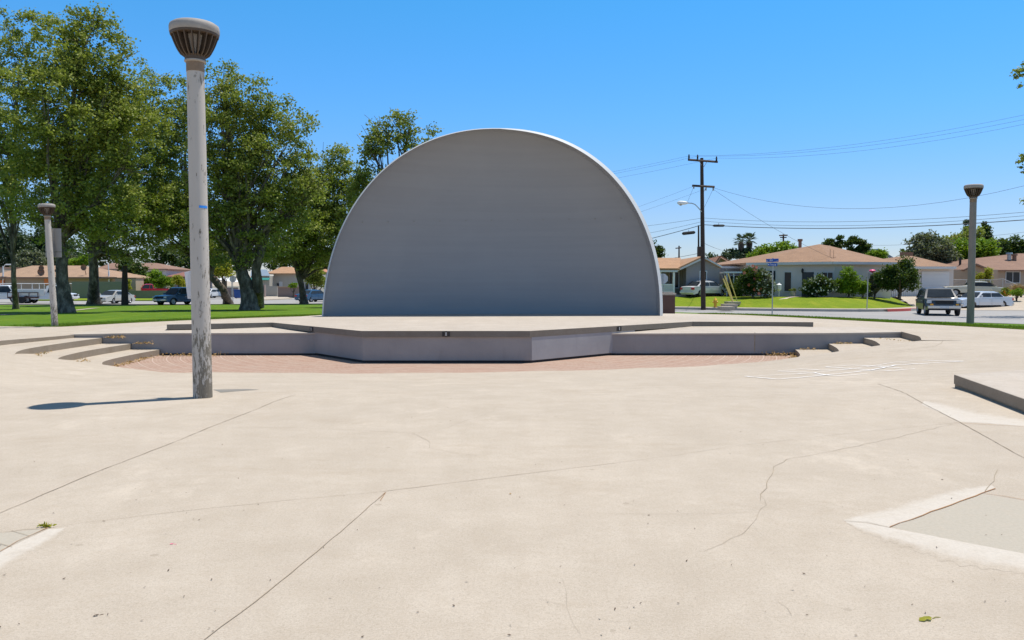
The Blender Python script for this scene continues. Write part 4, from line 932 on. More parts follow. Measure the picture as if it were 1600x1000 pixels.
# ------------------------------------------------------------ yards, kerbs and walks across the street on the right
def smooth(t): t = max(0, min(1, t)); return t*t*(3-2*t)
front = [(-6,66.5),(4,66.2),(12.8,65.2),(18.2,61.8),(22,60.2),(25.5,59.2),(28.6,60.7),(31.5,63.5),(33.6,66.4)]
def yard(name, fr, back, top, mat, z0=-.1, dz=0):
    fr = smoothline(fr, 5); G = []
    for x, y in fr:
        row = []
        for i in range(13):
            t = i/12; yy = y+(back-y)*t**1.4; xx = x+(x*.06)*t; row.append((xx, yy, z0+(top-z0)*smooth((yy-y)/7.5)+dz))
        G.append(row)
    o = MB().grid(G).build(name, mat, smooth=80); return tag(o, kind='structure')
yard('yard_lawn', front, 95, .62, M['yardgrass'])
def yz(x, y):  # yard height
    fr = smoothline(front, 5); f = min(fr, key=lambda p: abs(p[0]*(y/p[1])-x)); return -.1+.72*smooth((y-f[1])/7.5)
def kerb(name, line, w0, w1, z, mat, h=.18, kind='structure'):
    L = smoothline(line, 5); G = []
    for i, (x, y) in enumerate(L):
        a = Vector(L[max(i-1, 0)]); b_ = Vector(L[min(i+1, len(L)-1)]); d = (b_-a).normalized(); n = Vector((d.y, -d.x))
        p0 = Vector((x, y))+n*w0; p1 = Vector((x, y))+n*w1; G.append([(p0.x, p0.y, z), (p1.x, p1.y, z-.01), (p1.x+n.x*.02, p1.y+n.y*.02, z-h)])
    return tag(MB().grid(G).build(name, mat, fix=True), kind=kind)
kerb('pavement', front, -.15, 1.35, -.105, M['plaza'], .03); kerb('kerb', front, 1.33, 1.5, -.112, M['kerb'], .22)
redl = [(26.6,59.9),(28.0,60.1),(29.5,61.4),(31.5,63.5),(32.5,64.9)]
kerb('red_kerb', [(26.4,59.15),(27.4,59.75),(28.6,60.7),(31.5,63.5),(33.0,65.5)], 1.325, 1.52, -.108, M['redk'], .2)
# driveway on the right
dv = MB(); G = []
for x0, x1, y, z in ((31.2, 47, 62, -.285), (32.6, 49, 65.2, -.16), (33.6, 52, 68, .16), (34.3, 54, 71, .56), (36, 56, 76, .62), (37, 57, 84, .62)):
    G.append([(x0, y, z), (x1, y-3, z)])
tag(dv.grid(G).build('driveway', M['plaza']), kind='structure')
tag(MB().grid([[(12, 69.5, .33), (15.5, 69.2, .34)], [(12, 76, .50), (19.5, 76, .55)]]).build('driveway', M['plaza']), kind='structure')
G = []
for i in range(25):
    f = i/24; px = 21.3+5.2*f; py = 64.4+5.0*min(1, f*1.3)-.6*f; G.append([(px-.1, py-.1, yz(px-.1, py-.1)+.035), (px+.45, py+1.1, yz(px+.45, py+1.1)+.035)])
tag(MB().grid(G).build('front_path', M['plaza'], fix=False), kind='structure')
# steps up the bank
sx = empty('garden_steps', (20.4, 61.3, -.1), label='short flight of concrete steps up the grass bank behind the yellow hydrant', cat='steps')
for k in range(4):
    pL, pR = on(1131+k*5, 480.3-k*4.0, -.0+.14*k), on(1152+k*4.4, 480.3-k*4.0, -.0+.14*k); c = (pL+pR)/2-sx.location
    MB().box((c.x, c.y+1.2, c.z-.09+.05), ((pR-pL).length, 1.3, .15)).box((c.x, c.y+1.22, c.z-.18), ((pR-pL).length-.06, 1.24, .12)).build('step', M['plaza'], sx)

# ------------------------------------------------------------ houses
class House:
    def __init__(s, name, label, o, cat='house'):
        s.o = Vector(o); s.e = empty(name, s.o, label=label, cat=cat)
    def l(s, p): return Vector(p)-s.o
    def walls(s, foot, z0, z1, mat, name='wall'):
        return MB().prism([(p[0]-s.o.x, p[1]-s.o.y) for p in foot], z0-s.o.z, z1-s.o.z).build(name, mat, s.e)
    def roof(s, vs, fs, mat, th=.16, fascia=True):
        b = MB(); V = [s.l(v) for v in vs]; b.add(V, fs); o = b.build('roof', mat, s.e, fix=True)
        m = o.modifiers.new('thickness', 'SOLIDIFY'); m.thickness = th; m.offset = -1
        return o
    def fascia(s, pts, mat, h=.22, t=.06):
        b = MB(); P = [s.l(p) for p in pts]
        for i in range(len(P)-1):
            d = P[i+1]-P[i]; n = Vector((d.y, -d.x, 0)).normalized()*t; u = Vector((0, 0, h/2))
            b.add([P[i]-u, P[i+1]-u, P[i+1]+u, P[i]+u, P[i]-u+n, P[i+1]-u+n, P[i+1]+u+n, P[i]+u+n], [(0,1,2,3),(4,5,6,7),(0,1,5,4),(3,2,6,7),(0,3,7,4),(1,2,6,5)])
        b.build('fascia', mat, s.e)
    def opening(s, p, q, f0, f1, z0, z1, kind='window', frame=None, fill=None, mull=1, mid=False):
        p, q = Vector((p[0], p[1], 0)), Vector((q[0], q[1], 0)); d = (q-p); L = d.length; d.normalize(); n = Vector((d.y, -d.x, 0))
        if n.y > 0: n = -n
        a = p+d*L*f0-Vector((s.o.x, s.o.y, s.o.z)); w = L*(f1-f0); M4 = Matrix.Translation(a+Vector((0, 0, z0))) @ Matrix(((d.x, n.x, 0, 0), (d.y, n.y, 0, 0), (0, 0, 1, 0), (0, 0, 0, 1)))
        h = z1-z0; t = .07
        if kind == 'door':
            b = MB(); b.m = M4; b.bx(0, w, -.02, .04, 0, h); o = b.build('door', fill or M['darkdoor'], s.e)
            b = MB(); b.m = M4; b.bx(w-.16, w-.10, .04, .09, h*.45, h*.5); b.build('handle', M['chrome'], o); return
        b = MB(); b.m = M4
        b.bx(-t, 0, -.02, .06, -t, h+t).bx(w, w+t, -.02, .06, -t, h+t).bx(0, w, -.02, .06, -t, 0).bx(0, w, -.02, .06, h, h+t)
        for k in range(1, mull): b.bx(w*k/mull-.025, w*k/mull+.025, -.01, .045, 0, h)
        if mid: b.bx(0, w, -.01, .042, h*.5-.02, h*.5+.02)
        o = b.build('window', frame or M['fascia'], s.e)
        b = MB(); b.m = M4; b.bx(.001, w-.001, -.03, .012, .001, h-.001); b.build('pane', fill or M['glass'], o)
# hipped white house
P0, P1, P2, P3, P4 = (21.3, 71.3), (27.6, 68.6), (33.2, 70.2), (33.4, 82), (21.5, 82)
Hs = House('white_house', 'single-storey white house with a brown hipped roof and dark front door', (27, 72, .6))
zE = at(1301, 411, 68.2).z
Hs.walls([P0, P1, P2, P3, P4], .3, zE+.05, M['stucco_w'])
e0, e1, e2, e3, e4 = at(1166, 414, 71.3), at(1301, 412, 68.0), at(1401, 412.5, 69.6), Vector((34.2, 84, zE)), Vector((19.8, 84, zE))
for e in (e0, e1, e2): e.z = zE
ap = at(1280, 381.5, 75); ap2 = at(1296, 384, 79)
def up(p, h=.12): return Vector((p.x, p.y, p.z+h))
Hs.roof([up(e0), up(e1), up(e2), up(e3), up(e4), ap, ap2], [(0, 1, 5), (1, 2, 6, 5), (2, 3, 6), (3, 4, 6), (4, 0, 5, 6)], M['roof'])
Hs.fascia([e0, e1, e2], M['fascia'])
Hs.opening(P0, P1, .06, .30, 1.85, 2.9, mull=3); Hs.opening(P0, P1, .41, .49, 1.1, 2.75, mull=1)
Hs.opening(P0, P1, .62, .76, .65, 2.75, 'door'); Hs.opening(P1, P2, -.0, -.0+.001, 2, 2.01) if False else None
Hs.opening(P0, P1, .86, 1.0-.02, 1.5, 2.7, mull=2)
b = MB(); q = at(1254, 423, 69.3)-Hs.o; b.lathe([(.05, -.2), (.10, -.15), (.11, .1), (.04, .2)], 8, tuple(q)); b.build('wall_lamp', M['black'], Hs.e)
b = MB(); vt = at(1250, 385, 77)-Hs.o; b.lathe([(.16, -.9), (.16, .5), (.24, .5), (.24, .7)], 10, tuple(vt)); b.build('vent_pipe', M['roof4'], Hs.e)
b = MB(); an = at(1297, 404, 70)-Hs.o
b.tube([an, an+Vector((0, 0, .8))], .02, 5); b.tube([an+Vector((-.3, 0, .1)), an+Vector((.5, 0, .1))], .015, 4); b.tube([an+Vector((.3, 0, 0)), an+Vector((.3, 0, .75))], .015, 4); b.build('aerial', M['roof4'], Hs.e)
# garage wing
Hg = House('garage', 'white garage with a ribbed roll-up door and low brown hipped roof', (39.5, 75, .6), 'garage')
g0, g1 = (33.6, 74.4), (41.0, 74.4); zG = at(1460, 418.5, 74).z
Hg.walls([g0, g1, (41, 84), (33.6, 84)], .2, zG+.03, M['stucco_w'])
E = [at(1385, 418, 73.6), at(1494, 418, 73.6)]; 
for e in E: e.z = zG
A1, A2 = at(1410, 400, 78.5), at(1426, 400, 78.5); Bk = [Vector((42, 84.5, zG)), Vector((32, 84.5, zG))]
Hg.roof([up(E[0]), up(E[1]), up(Bk[0]), up(Bk[1]), A1, A2], [(0, 1, 5, 4), (1, 2, 5), (2, 3, 4, 5), (3, 0, 4)], M['roof'])
Hg.fascia([E[0], E[1]], M['fascia'])
d0, d1 = at(1440, 424, 74.4), at(1483, 424, 74.4); b = MB()
for k in range(7): b.bx(d0.x-39.5, d1.x-39.5, -.66, -.60+.02*(k % 1), .0+(d0.z-.6)/7*k+.01, (d0.z-.6)/7*(k+1)-.01)
b.bx(d0.x-39.5, d1.x-39.5, -.63, -.59, 0, d0.z-.6); gd = b.build('garage_door', M['garage'], Hg.e)
MB().bx(-.3, .3, -.70, -.66, .3, .34).build('handle', M['chrome'], gd)
ch_ = at(1419, 398, 80)-Hg.o; MB().bx(ch_.x-.6, ch_.x+.5, ch_.y, ch_.y+.5, ch_.z-.5, ch_.z+.25).build('chimney', M['roof4'], Hg.e)
# white gate between house and garage
gt = at(1416, 455, 73); gq = empty('side_gate', (gt.x, 73.6, .5), label='low white picket gate between the clipped tree and the garage', cat='gate')
b = MB()
for k in range(16): b.bx(-1.6+k*.19, -1.6+k*.19+.12, 0, .03, 0, 1.3)
b.build('pickets', M['white'], gq)
for x in (-1.7, 1.5): MB().bx(x-.06, x+.06, -.02, .10, -.1, 1.45).build('post', M['white'], gq)
# umber roofed house at the right edge
Hu = House('tan_house', 'long tan house with an umber shingle roof at the right edge', (50, 84, .5))
zU = at(1550, 421, 82).z; u0 = (44.0, 83)
Hu.walls([(42.5, 86), (45.2, 86), (45.2, 82.8), (50.2, 82.8), (50.2, 84.5), (66, 84.5), (66, 96), (42.5, 96)], .1, zU, M['stucco_t'])
vs = [at(1487, 422, 85.6), at(1507, 422, 85.4), at(1549, 421.5, 84), Vector((67, 83.8, zU)), Vector((67, 97, zU)), Vector((41.5, 97, zU)), at(1534, 403, 89), at(1590, 396, 90), Vector((66.5, 90, at(1590, 396, 90).z))]
for i in (0, 1, 2): vs[i].z = zU
Hu.roof(vs, [(0, 1, 6), (1, 2, 7, 6), (2, 3, 8, 7), (3, 4, 8), (4, 5, 6, 7, 8), (5, 0, 6)], M['roof4'])
gp0, gp1, gpk = at(1506, 421, 82.3), at(1549, 421, 82.3), at(1526, 411.5, 82.3)
gp0.z = gp1.z = zU; bk = Vector((0, 7, 0))
Hu.roof([gp0, gp1, gpk, gp0+bk, gp1+bk, gpk+bk+Vector((0, 0, .1))], [(0, 2, 5, 3), (1, 2, 5, 4)], M['roof4'])
MB().add([Hu.l(gp0+Vector((.3, .45, -.05))), Hu.l(gp1+Vector((-.3, .45, -.05))), Hu.l(gpk+Vector((0, .45, -.12)))], [(0, 1, 2)]).build('gable', M['stucco_t'], Hu.e)
Hu.opening((50.2, 84.5), (66, 84.5), .12, .21, 1.9, 3.0, mull=2); Hu.opening((50.2, 84.5), (66, 84.5), .29, .5, 1.6, 3.0, frame=M['roof4'], mull=2, fill=M['hlens'])
Hu.opening((42.5, 86), (45.2, 86), .35, .8, .6, 2.7, 'door'); 
for px, py in ((1577, 399), (1585, 401)): q = at(px, py, 87.5)-Hu.o; MB().lathe([(.2, -.5), (.2, .1), (.34, .12), (.3, .3)], 10, tuple(q)).build('roof_vent', M['metal'] if px < 1580 else M['roof4'], Hu.e)
q = at(1500, 416, 84.9)-Hu.o; MB().lathe([(.12, -.5), (.12, .9)], 8, tuple(q)).build('vent_pipe', M['black'], Hu.e)
# chain link fence in front of it
fz = empty('chain_fence', (52, 78, .4), label='grey chain-link fence stepping down in front of the tan house', cat='fence')
fp = [at(1487, 437, 80), at(1510, 437, 80), at(1530, 437, 79), at(1548, 437, 79), at(1567, 435.5, 78), at(1592, 446, 76), at(1625, 446.5, 74)]
b = MB(); b.tube([p-fz.location for p in fp], .035, 6); b.build('top_rail', M['metal'], fz)
for p in fp: MB().tube([p-fz.location, Vector((p.x, p.y, .0))-fz.location], .045, 6).build('post', M['metal'], fz)
def meshmat():
    m, t, bs = nodes('chain_mesh'); bs.inputs['Base Color'].default_value = (.38, .37, .36, 1); bs.inputs['Roughness'].default_value = .6
    wv = N(t, 'ShaderNodeTexChecker', Scale=22.0); t.links.new(coords(t, 'Object', (1, 1, 1)), wv.inputs['Vector'])
    tr = t.nodes.new('ShaderNodeBsdfTransparent'); ms = t.nodes.new('ShaderNodeMixShader'); t.links.new(math_(t, 'ADD', math_(t, 'MULTIPLY', wv.outputs['Fac'], .5), .15), ms.inputs[0])
    t.links.new(tr.outputs[0], ms.inputs[1]); t.links.new(bs.outputs[0], ms.inputs[2]); t.links.new(ms.outputs[0], t.nodes['Material Output'].inputs[0]); return m
b = MB()
for i in range(len(fp)-1):
    a, c = fp[i]-fz.location, fp[i+1]-fz.location; b.add([a, c, (c.x, c.y, -.4), (a.x, a.y, -.4)], [(0, 1, 2, 3)])
b.build('wire_mesh', meshmat(), fz, fix=False)
# grey blue gabled house behind the utility pole
Hb = House('grey_house', 'grey blue gabled house with an orange brown roof and railed porch, beside the band shell', (17, 72, .5))
gL, gR = at(1072, 455, 72), at(1124, 455, 72); zB = at(1124, 417, 72).z; pk = at(1101, 402, 71.6)
Hb.walls([(gL.x, 72), (gR.x, 72), (gR.x, 84), (gL.x, 84)], .3, zB-.05, M['stucco_g'])
Hb.walls([(8, 73.5), (gL.x, 73.5), (gL.x, 84), (8, 84)], .3, zB-.1, M['olive'], 'porch_wall')
eL, eR = at(1058, 422, 71.6), at(1128, 416.5, 71.6)
zl = lambda p: p-Hb.o
MB().add([zl(Vector((gL.x, 71.99, zB-.12))), zl(Vector((gR.x, 71.99, zB-.12))), zl(Vector((gR.x, 71.99, zB+.0))), zl(Vector((pk.x, 71.99, pk.z-.1))), zl(Vector((gL.x, 71.99, zB+.05)))], [(0, 1, 2, 3, 4)]).build('gable', M['stucco_g'], Hb.e)
bk = Vector((0, 11, 0)); rl = at(1010, 402, 74); 
Hb.roof([eR, pk, pk+bk, eR+bk], [(0, 1, 2, 3)], M['roof2']); Hb.roof([eL, pk, pk+bk, eL+bk], [(0, 1, 2, 3)], M['roof2'])
Hb.roof([Vector((6.5, 71.4, eL.z)), Vector((eL.x+.2, 71.4, eL.z)), Vector((pk.x-1.0, 77, pk.z-.02)), Vector((6.5, 77, pk.z-.02))], [(0, 1, 2, 3)], M['roof2'])
Hb.fascia([Vector((6.5, 71.4, eL.z-.1)), Vector((eL.x, 71.4, eL.z-.1))], M['fascia'], .16)
Hb.fascia([eL-Vector((0, .0, .04)), pk-Vector((0, 0, .04)), eR-Vector((0, 0, .04))], M['fascia'], .16)
for px in (1031, 1052.5): p = at(px, 455, 71.6); MB().bx(p.x-17-.09, p.x-17+.09, -.5, -.32, -.3, eL.z-.2-.5).build('porch_post', M['white'], Hb.e)
b = MB(); x0, x1 = at(1033, 450, 71.6).x-17, at(1051, 450, 71.6).x-17
for k in range(12): x = x0+(x1-x0)*k/11; b.bx(x-.03, x+.03, -.45, -.40, .35, 1.15)
b.bx(x0, x1, -.47, -.38, 1.15, 1.23).bx(x0, x1, -.47, -.38, .28, .35); b.build('railing', M['white'], Hb.e)
MB().bx(x0-.3, gL.x-17-.01, -.6, 1.45, -.3, .28).build('porch_floor', M['stucco_g'], Hb.e)
Hb.opening((gL.x, 72), (gR.x, 72), .42, .60, 1.35, 2.85, frame=M['white'], mid=True, mull=2)
pw = (8, 73.5), (gL.x, 73.5); f = lambda px: (at(px, 440, 73.5).x-8)/(gL.x-8)
Hb.opening(*pw, f(1053), f(1060), 1.4, 2.8, mull=1); Hb.opening(*pw, f(1046), f(1050), .8, 2.8, frame=M['stucco_t'])
# carport
cp0, cp1 = at(1123, 427, 73), at(1160, 425, 73); b = MB(); b.bx(cp0.x-17, cp1.x-17+.6, -1.2, 1.4, cp0.z-.5-.02, cp0.z-.5+.12); b.build('carport_roof', M['white'], Hb.e)
for x in (cp0.x+.2, cp0.x+.8): MB().bx(x-17-.04, x-17+.04, -1.1, -1.02, -.3, cp0.z-.55).build('carport_post', M['white'], Hb.e)
Hb.walls([(gR.x+.01, 75), (at(1165, 430, 75).x, 75), (at(1165, 430, 75).x, 84), (gR.x+.01, 84)], .3, at(1140, 416, 75).z, M['stucco_g'], 'rear_wall')
Hb.opening((gR.x, 75), (at(1165, 430, 75).x, 75), .55, .85, 1.35, 2.5, frame=M['fascia'])
q0, q1 = at(1124, 417.5, 74.4), at(1166, 418, 74.4); Hb.fascia([q0, q1], M['fascia'], .18)
# red tiled house behind
Hr = House('tile_roof_house', 'house with a red orange tile roof behind the grey gabled house', (22, 90, .5))
r0, r1, rp = at(1114, 419, 88), at(1166, 420, 88), at(1126, 401.5, 88); r0.z = r1.z = at(1130, 419, 88).z
Hr.walls([(r0.x+.4, 88.4), (r1.x+3, 88.4), (r1.x+3, 99), (r0.x+.4, 99)], .0, r0.z, M['stucco_b'])
MB().add([Hr.l(r0+Vector((.4, .39, -.1))), Hr.l(at(1155, 419, 88.39)), Hr.l(rp+Vector((0, .39, -.15)))], [(0, 1, 2)]).build('gable', M['stucco_b'], Hr.e)
bk = Vector((1, 10, 0)); rq = at(1175, 402, 95); er = at(1158, 420, 88)
Hr.roof([er, rp, rp+bk, Vector((er.x+9, er.y+10, er.z))], [(0, 1, 2, 3)], M['roof3']); Hr.roof([r0, rp, rp+bk, r0+bk], [(0, 1, 2, 3)], M['roof3'])
b = MB(); d = Vector((0, -.06, -.1)); b.tube([r0+d-Hr.o, rp+d-Hr.o, er+d-Hr.o], .12, 4); b.build('bargeboard', M['roof4'], Hr.e)
Hr.opening((r0.x+.4, 88.4), (r1.x+3, 88.4), .16, .21, r0.z+.1, r0.z+.65, frame=M['roof4'])
# grey gable far behind the white house
Hx = House('far_house', 'far house with only its grey gable roof showing over the white house ridge', (50, 118, 0))
a0, a1, a2 = at(1352, 389.5, 118), at(1375, 389, 118), at(1396, 402, 118)
Hx.walls([(a0.x, 118.4), (a2.x-.5, 118.4), (a2.x-.5, 128), (a0.x, 128)], -.3, a2.z-.1, M['stucco_b'])
Hx.roof([Vector((a0.x, 118, a1.z)), a1, a2, Vector((a0.x, 118, a2.z)), Vector((a0.x, 128, a1.z)), a1+Vector((0, 10, 0)), a2+Vector((0, 10, 0))], [(0, 1, 5, 4), (1, 2, 6, 5)], M['tealroof'])
MB().add([Hx.l(Vector((a0.x, 118.3, a2.z-.2))), Hx.l(Vector((a2.x-.3, 118.3, a2.z-.2))), Hx.l(a1+Vector((0, .3, -.15))), Hx.l(Vector((a0.x, 118.3, a1.z-.15)))], [(0, 1, 2, 3)]).build('gable', M['stucco_w'], Hx.e)

# ------------------------------------------------------------ houses and walls on the left
Ht = House('tan_roof_building', 'long low building with a broad tan hipped roof behind the white service trucks', (-70, 122, -.3))
zt = at(80, 434, 118).z
x0, x1 = at(-20, 434, 118).x, at(183, 434, 118).x
Ht.walls([(x0, 119), (x1-1.2, 119), (x1-1.2, 134), (x0, 134)], -.3, zt, M['stucco_t'])
rz = at(100, 415, 126).z
vs = [Vector((x0-1, 118, zt)), Vector((x1, 118, zt)), Vector((x1, 135, zt)), Vector((x0-1, 135, zt)), Vector((at(50, 415, 126).x, 126, rz)), Vector((at(128, 415, 126).x, 126, rz))]
Ht.roof(vs, [(0, 1, 5, 4), (1, 2, 5), (2, 3, 4, 5), (3, 0, 4)], roofmat('tan_shingle', (.42, .27, .17)))
Ht.fascia([vs[0], vs[1]], M['roof4'], .2)
MB().bx(x0+70, at(6, 440, 118.8).x+70, -3.2, -3.05, zt-.5+.3-.7, zt+.3-.35).build('orange_board', M['orange'], Ht.e)
MB().bx(at(69, 440, 118.8).x+70, at(80, 440, 118.8).x+70, -3.2, -3.05, zt-.5+.3-.5, zt+.3-.15).build('orange_board', M['orange'], Ht.e)
for px, py, r in ((66, 419, .42), (65.5, 425, .55), (90, 423, .3), (132, 418, .45)):
    q = at(px, py, 119.5)-Ht.o; b = MB(); b.lathe([(.02, 0), (r*.7, .08), (r, .25)], 12, (0, 0, 0), cap=False); 
    for i in range(len(b.v)): v_ = b.v[i]; b.v[i] = Vector((v_.x, -v_.z, v_.y))+q
    b.tube([q, q+Vector((0, .5, -1.3))], .05, 5); b.build('satellite_dish', M['roof4'], Ht.e)
Hk = House('small_building', 'small flat tan building at the extreme left behind the utility truck', (-95, 140, -.3)); Hk.walls([(-100, 138), (at(4, 420, 138).x, 138), (at(4, 420, 138).x, 146), (-100, 146)], -.3, at(0, 419, 138).z, M['stucco_t'])
MB().bx(-5.2, at(4, 420, 138).x+95+.1, -2.1, 6, at(0, 419, 138).z+.3, at(0, 419, 138).z+.5).build('roof', M['roof4'], Hk.e)
gw = empty('garden_wall', (-60, 112, -.3), label='tall grey green wall with a lower right section behind the silver car', cat='wall')
def wallseg(name, px0, px1, pyt, Y, mat, par, th=.25, zb=-.3):
    a, c = at(px0, pyt, Y), at(px1, pyt, Y); o = par.location
    return MB().bx(a.x-o.x, c.x-o.x, Y-o.y, Y-o.y+th, zb-o.z, a.z-o.z).build(name, mat, par)
wallseg('tall_section', 112, 200, 440, 112, M['greenwall'], gw); wallseg('low_section', 200.2, 262, 454, 112, M['greenwall'], gw)
tb = House('tan_shed', 'plain tan stucco block at the right end of the tan roof building', (at(190, 440, 116).x, 116, -.3), 'building')
tb.walls([(at(180, 440, 115).x, 115), (at(212, 440, 115).x, 115), (at(212, 440, 115).x, 117.5), (at(180, 440, 115).x, 117.5)], -.3, at(190, 435, 115).z, M['stucco_t'])
MB().bx(at(180, 440, 115).x-tb.o.x-.1, at(212, 440, 115).x-tb.o.x+.1, -1.1, 1.6, at(190, 435, 115).z+.3, at(190, 435, 115).z+.42).build('roof', M['roof4'], tb.e)
H2 = House('two_storey_house', 'white two-storey house with brown hipped roofs seen under the trees', (-72, 152, -.3))
z2 = at(200, 420, 150).z
xa, xb, xc, xd = [at(p, 430, 150).x for p in (160, 190, 225, 257)]
H2.walls([(xa, 151), (xd, 151), (xd, 162), (xa, 162)], -.3, z2, M['stucco_w'])
ra, rb = at(148, 421, 150), at(262, 419, 150); rz2 = at(200, 411, 156).z
H2.roof([Vector((ra.x, 150, z2)), Vector((rb.x, 150, z2)), Vector((rb.x, 163, z2)), Vector((ra.x, 163, z2)), Vector((at(175, 411, 156).x, 156, rz2)), Vector((at(245, 411, 156).x, 156, rz2))], [(0, 1, 5, 4), (1, 2, 5), (2, 3, 4, 5), (3, 0, 4)], M['roof4'])
for a, c in ((.10, .22), (.70, .82), (.84, .93)): H2.opening((xa, 151), (xd, 151), a, c, z2-1.6, z2-.5, frame=M['fascia'], mull=2)
H3 = House('small_red_roof_house', 'small house with a dull red roof left of the near lamp post', (-63, 150, -.3)); z3 = at(270, 432, 148).z
xa, xb = at(257, 432, 148).x, at(300, 432, 148).x; H3.walls([(xa+.6, 149), (xb, 149), (xb, 158), (xa+.6, 158)], -.3, z3, M['block']); r3 = at(270, 423, 152).z
H3.roof([Vector((xa, 148, z3)), Vector((xb+1, 148, z3)), Vector((xb+1, 159, z3)), Vector((xa, 159, z3)), Vector((xa+3, 152, r3)), Vector((xb-2, 152, r3))], [(0, 1, 5, 4), (1, 2, 5), (2, 3, 4, 5), (3, 0, 4)], roofmat('dull_red_roof', (.30, .13, .10)))
H3.opening((xa+.6, 149), (xb, 149), .3, .5, .8, z3-.4)
H4 = House('teal_awning_building', 'low building with a grey blue roof and teal awning between the tree trunks', (-45, 140, -.3)); xa, xb = at(392, 440, 138).x, at(421, 440, 138).x
H4.walls([(xa, 138), (xb, 138), (xb, 150), (xa, 150)], -.3, at(400, 431, 138).z, M['stucco_b'])
MB().add([H4.l(at(391, 431, 137.5)), H4.l(at(422, 431, 137.5)), H4.l(at(417, 421, 143)), H4.l(at(393, 421, 143))], [(0, 1, 2, 3)]).build('roof', M['tealroof'], H4.e)
b = MB(); a_, c_ = at(391, 434.5, 137.6)-H4.o, at(421, 438, 137.2)-H4.o; b.add([(a_.x, a_.y, a_.z), (c_.x, a_.y, a_.z), (c_.x, c_.y-.4, c_.z), (a_.x, c_.y-.4, c_.z)], [(0, 1, 2, 3)]); o = b.build('awning', M['teal'], H4.e); o.modifiers.new('t', 'SOLIDIFY').thickness = .1
H4.opening((xa, 138), (xb, 138), .2, .7, .6, 1.5, frame=M['orange'])
H5 = House('beige_house', 'beige house with an orange brown hipped roof left of the band shell', (-38, 142, -.3)); xa, xb, xm = [at(p, 440, 140).x for p in (425, 484, 462)]
z5 = at(440, 427, 140).z; H5.walls([(xa, 141), (xb, 141), (xb, 152), (xa, 152)], -.3, z5, M['stucco_b'])
H5.roof([Vector((xa-1, 140, z5)), Vector((xm, 140, z5)), Vector((xm, 153, z5)), Vector((xa-1, 153, z5)), Vector((at(440, 417, 146).x, 146, at(440, 417, 146).z)), Vector((at(455, 417, 146).x, 146, at(440, 417, 146).z))], [(0, 1, 5, 4), (1, 2, 5), (2, 3, 4, 5), (3, 0, 4)], M['roof2'])
H5.opening((xa, 141), (xb, 141), .08, .15, .0, 2.0, 'door'); H5.opening((xa, 141), (xb, 141), .16, .22, .4, 2.2, fill=M['hlens']); H5.opening((xa, 141), (xb, 141), .52, .62, .6, 2.1); H5.opening((xa, 141), (xb, 141), .84, .93, .4, 2.0)
H6 = House('red_gable_house', 'house with a small orange red gable right next to the band shell edge', (-34, 160, -.3)); a0, a1, ap6 = at(484, 426, 158), at(512, 426, 158), at(492, 419, 158)
H6.walls([(a0.x, 158.5), (a1.x, 158.5), (a1.x, 168), (a0.x, 168)], -.3, a0.z, M['stucco_b']); H6.roof([a0, ap6, ap6+Vector((0, 9, 0)), a0+Vector((0, 9, 0)), a1, a1+Vector((0, 9, 0))], [(0, 1, 2, 3), (1, 4, 5, 2)], M['roof3'])
MB().add([H6.l(a0+Vector((0, .4, -.1))), H6.l(a1+Vector((0, .4, -.1))), H6.l(ap6+Vector((0, .4, -.2)))], [(0, 1, 2)]).build('gable', M['orange'], H6.e)
bw = empty('block_wall', (-42, 130, -.3), label='pinkish concrete block wall with a low gateway gap left of the blue sedan', cat='wall')
wallseg('left_run', 345, 372, 449, 130, M['block'], bw); wallseg('right_run', 434, 472, 448, 124, M['block'], bw); wallseg('middle_run', 398, 412, 452, 128, M['block'], bw); wallseg('gate_pillar', 407.5, 413, 445, 124, M['block'], bw, .8)
wallseg('beige_panel', 414, 433.5, 447, 131, M['stucco_b'], bw); MB().bx(at(433, 448, 123.8).x+42, at(473, 448, 123.8).x+42, -6.25, -5.7, at(440, 449, 123.8).z+.3, at(440, 447.5, 123.8).z+.3).build('wall_coping', M['stucco_t'], bw)
cn = empty('canopy', (-50, 122, -.3), label='white shade canopy seen behind the leaning tree trunk', cat='canopy'); q0, q1, qp = at(331, 436, 122)-cn.location, at(362, 440, 122)-cn.location, at(346, 428, 122)-cn.location
MB().add([q0, q1, q1+Vector((0, 4, 0)), q0+Vector((0, 4, 0)), qp+Vector((0, 2, 0))], [(0, 1, 4), (1, 2, 4), (2, 3, 4), (3, 0, 4)]).build('cloth', M['canvas'], cn)
for q in (q0, q1): MB().tube([q, (q.x, q.y, 0)], .05, 6).build('leg', M['metal'], cn)
for nm, px, ph_, Yb, mt, lb in (('blue_bin', 372, (453.5, 463.5), 118, 'bluebin', 'blue wheelie bin in front of the pinkish wall left of the twin-trunk tree'),):
    p = at(px, ph_[0], Yb); e = empty(nm, (p.x, Yb, -.3), label=lb, cat='bin'); hh = p.z+.3
    MB().add([(-.42,-.4,.05),(.42,-.4,.05),(.42,.4,.05),(-.42,.4,.05),(-.5,-.5,hh),(.5,-.5,hh),(.5,.5,hh),(-.5,.5,hh)], [(0,1,2,3),(4,5,6,7),(0,1,5,4),(1,2,6,5),(2,3,7,6),(3,0,4,7)]).build('bin_body', M[mt], e, bevel=.04)
    MB().bx(-.54, .54, -.56, .52, hh, hh+.1).build('lid', M[mt], e, bevel=.03)
    for x in (-.4, .4): MB().tube([(x-.06, .35, .14), (x+.06, .35, .14)], .14, 12).build('wheel', M['tyre'], e)
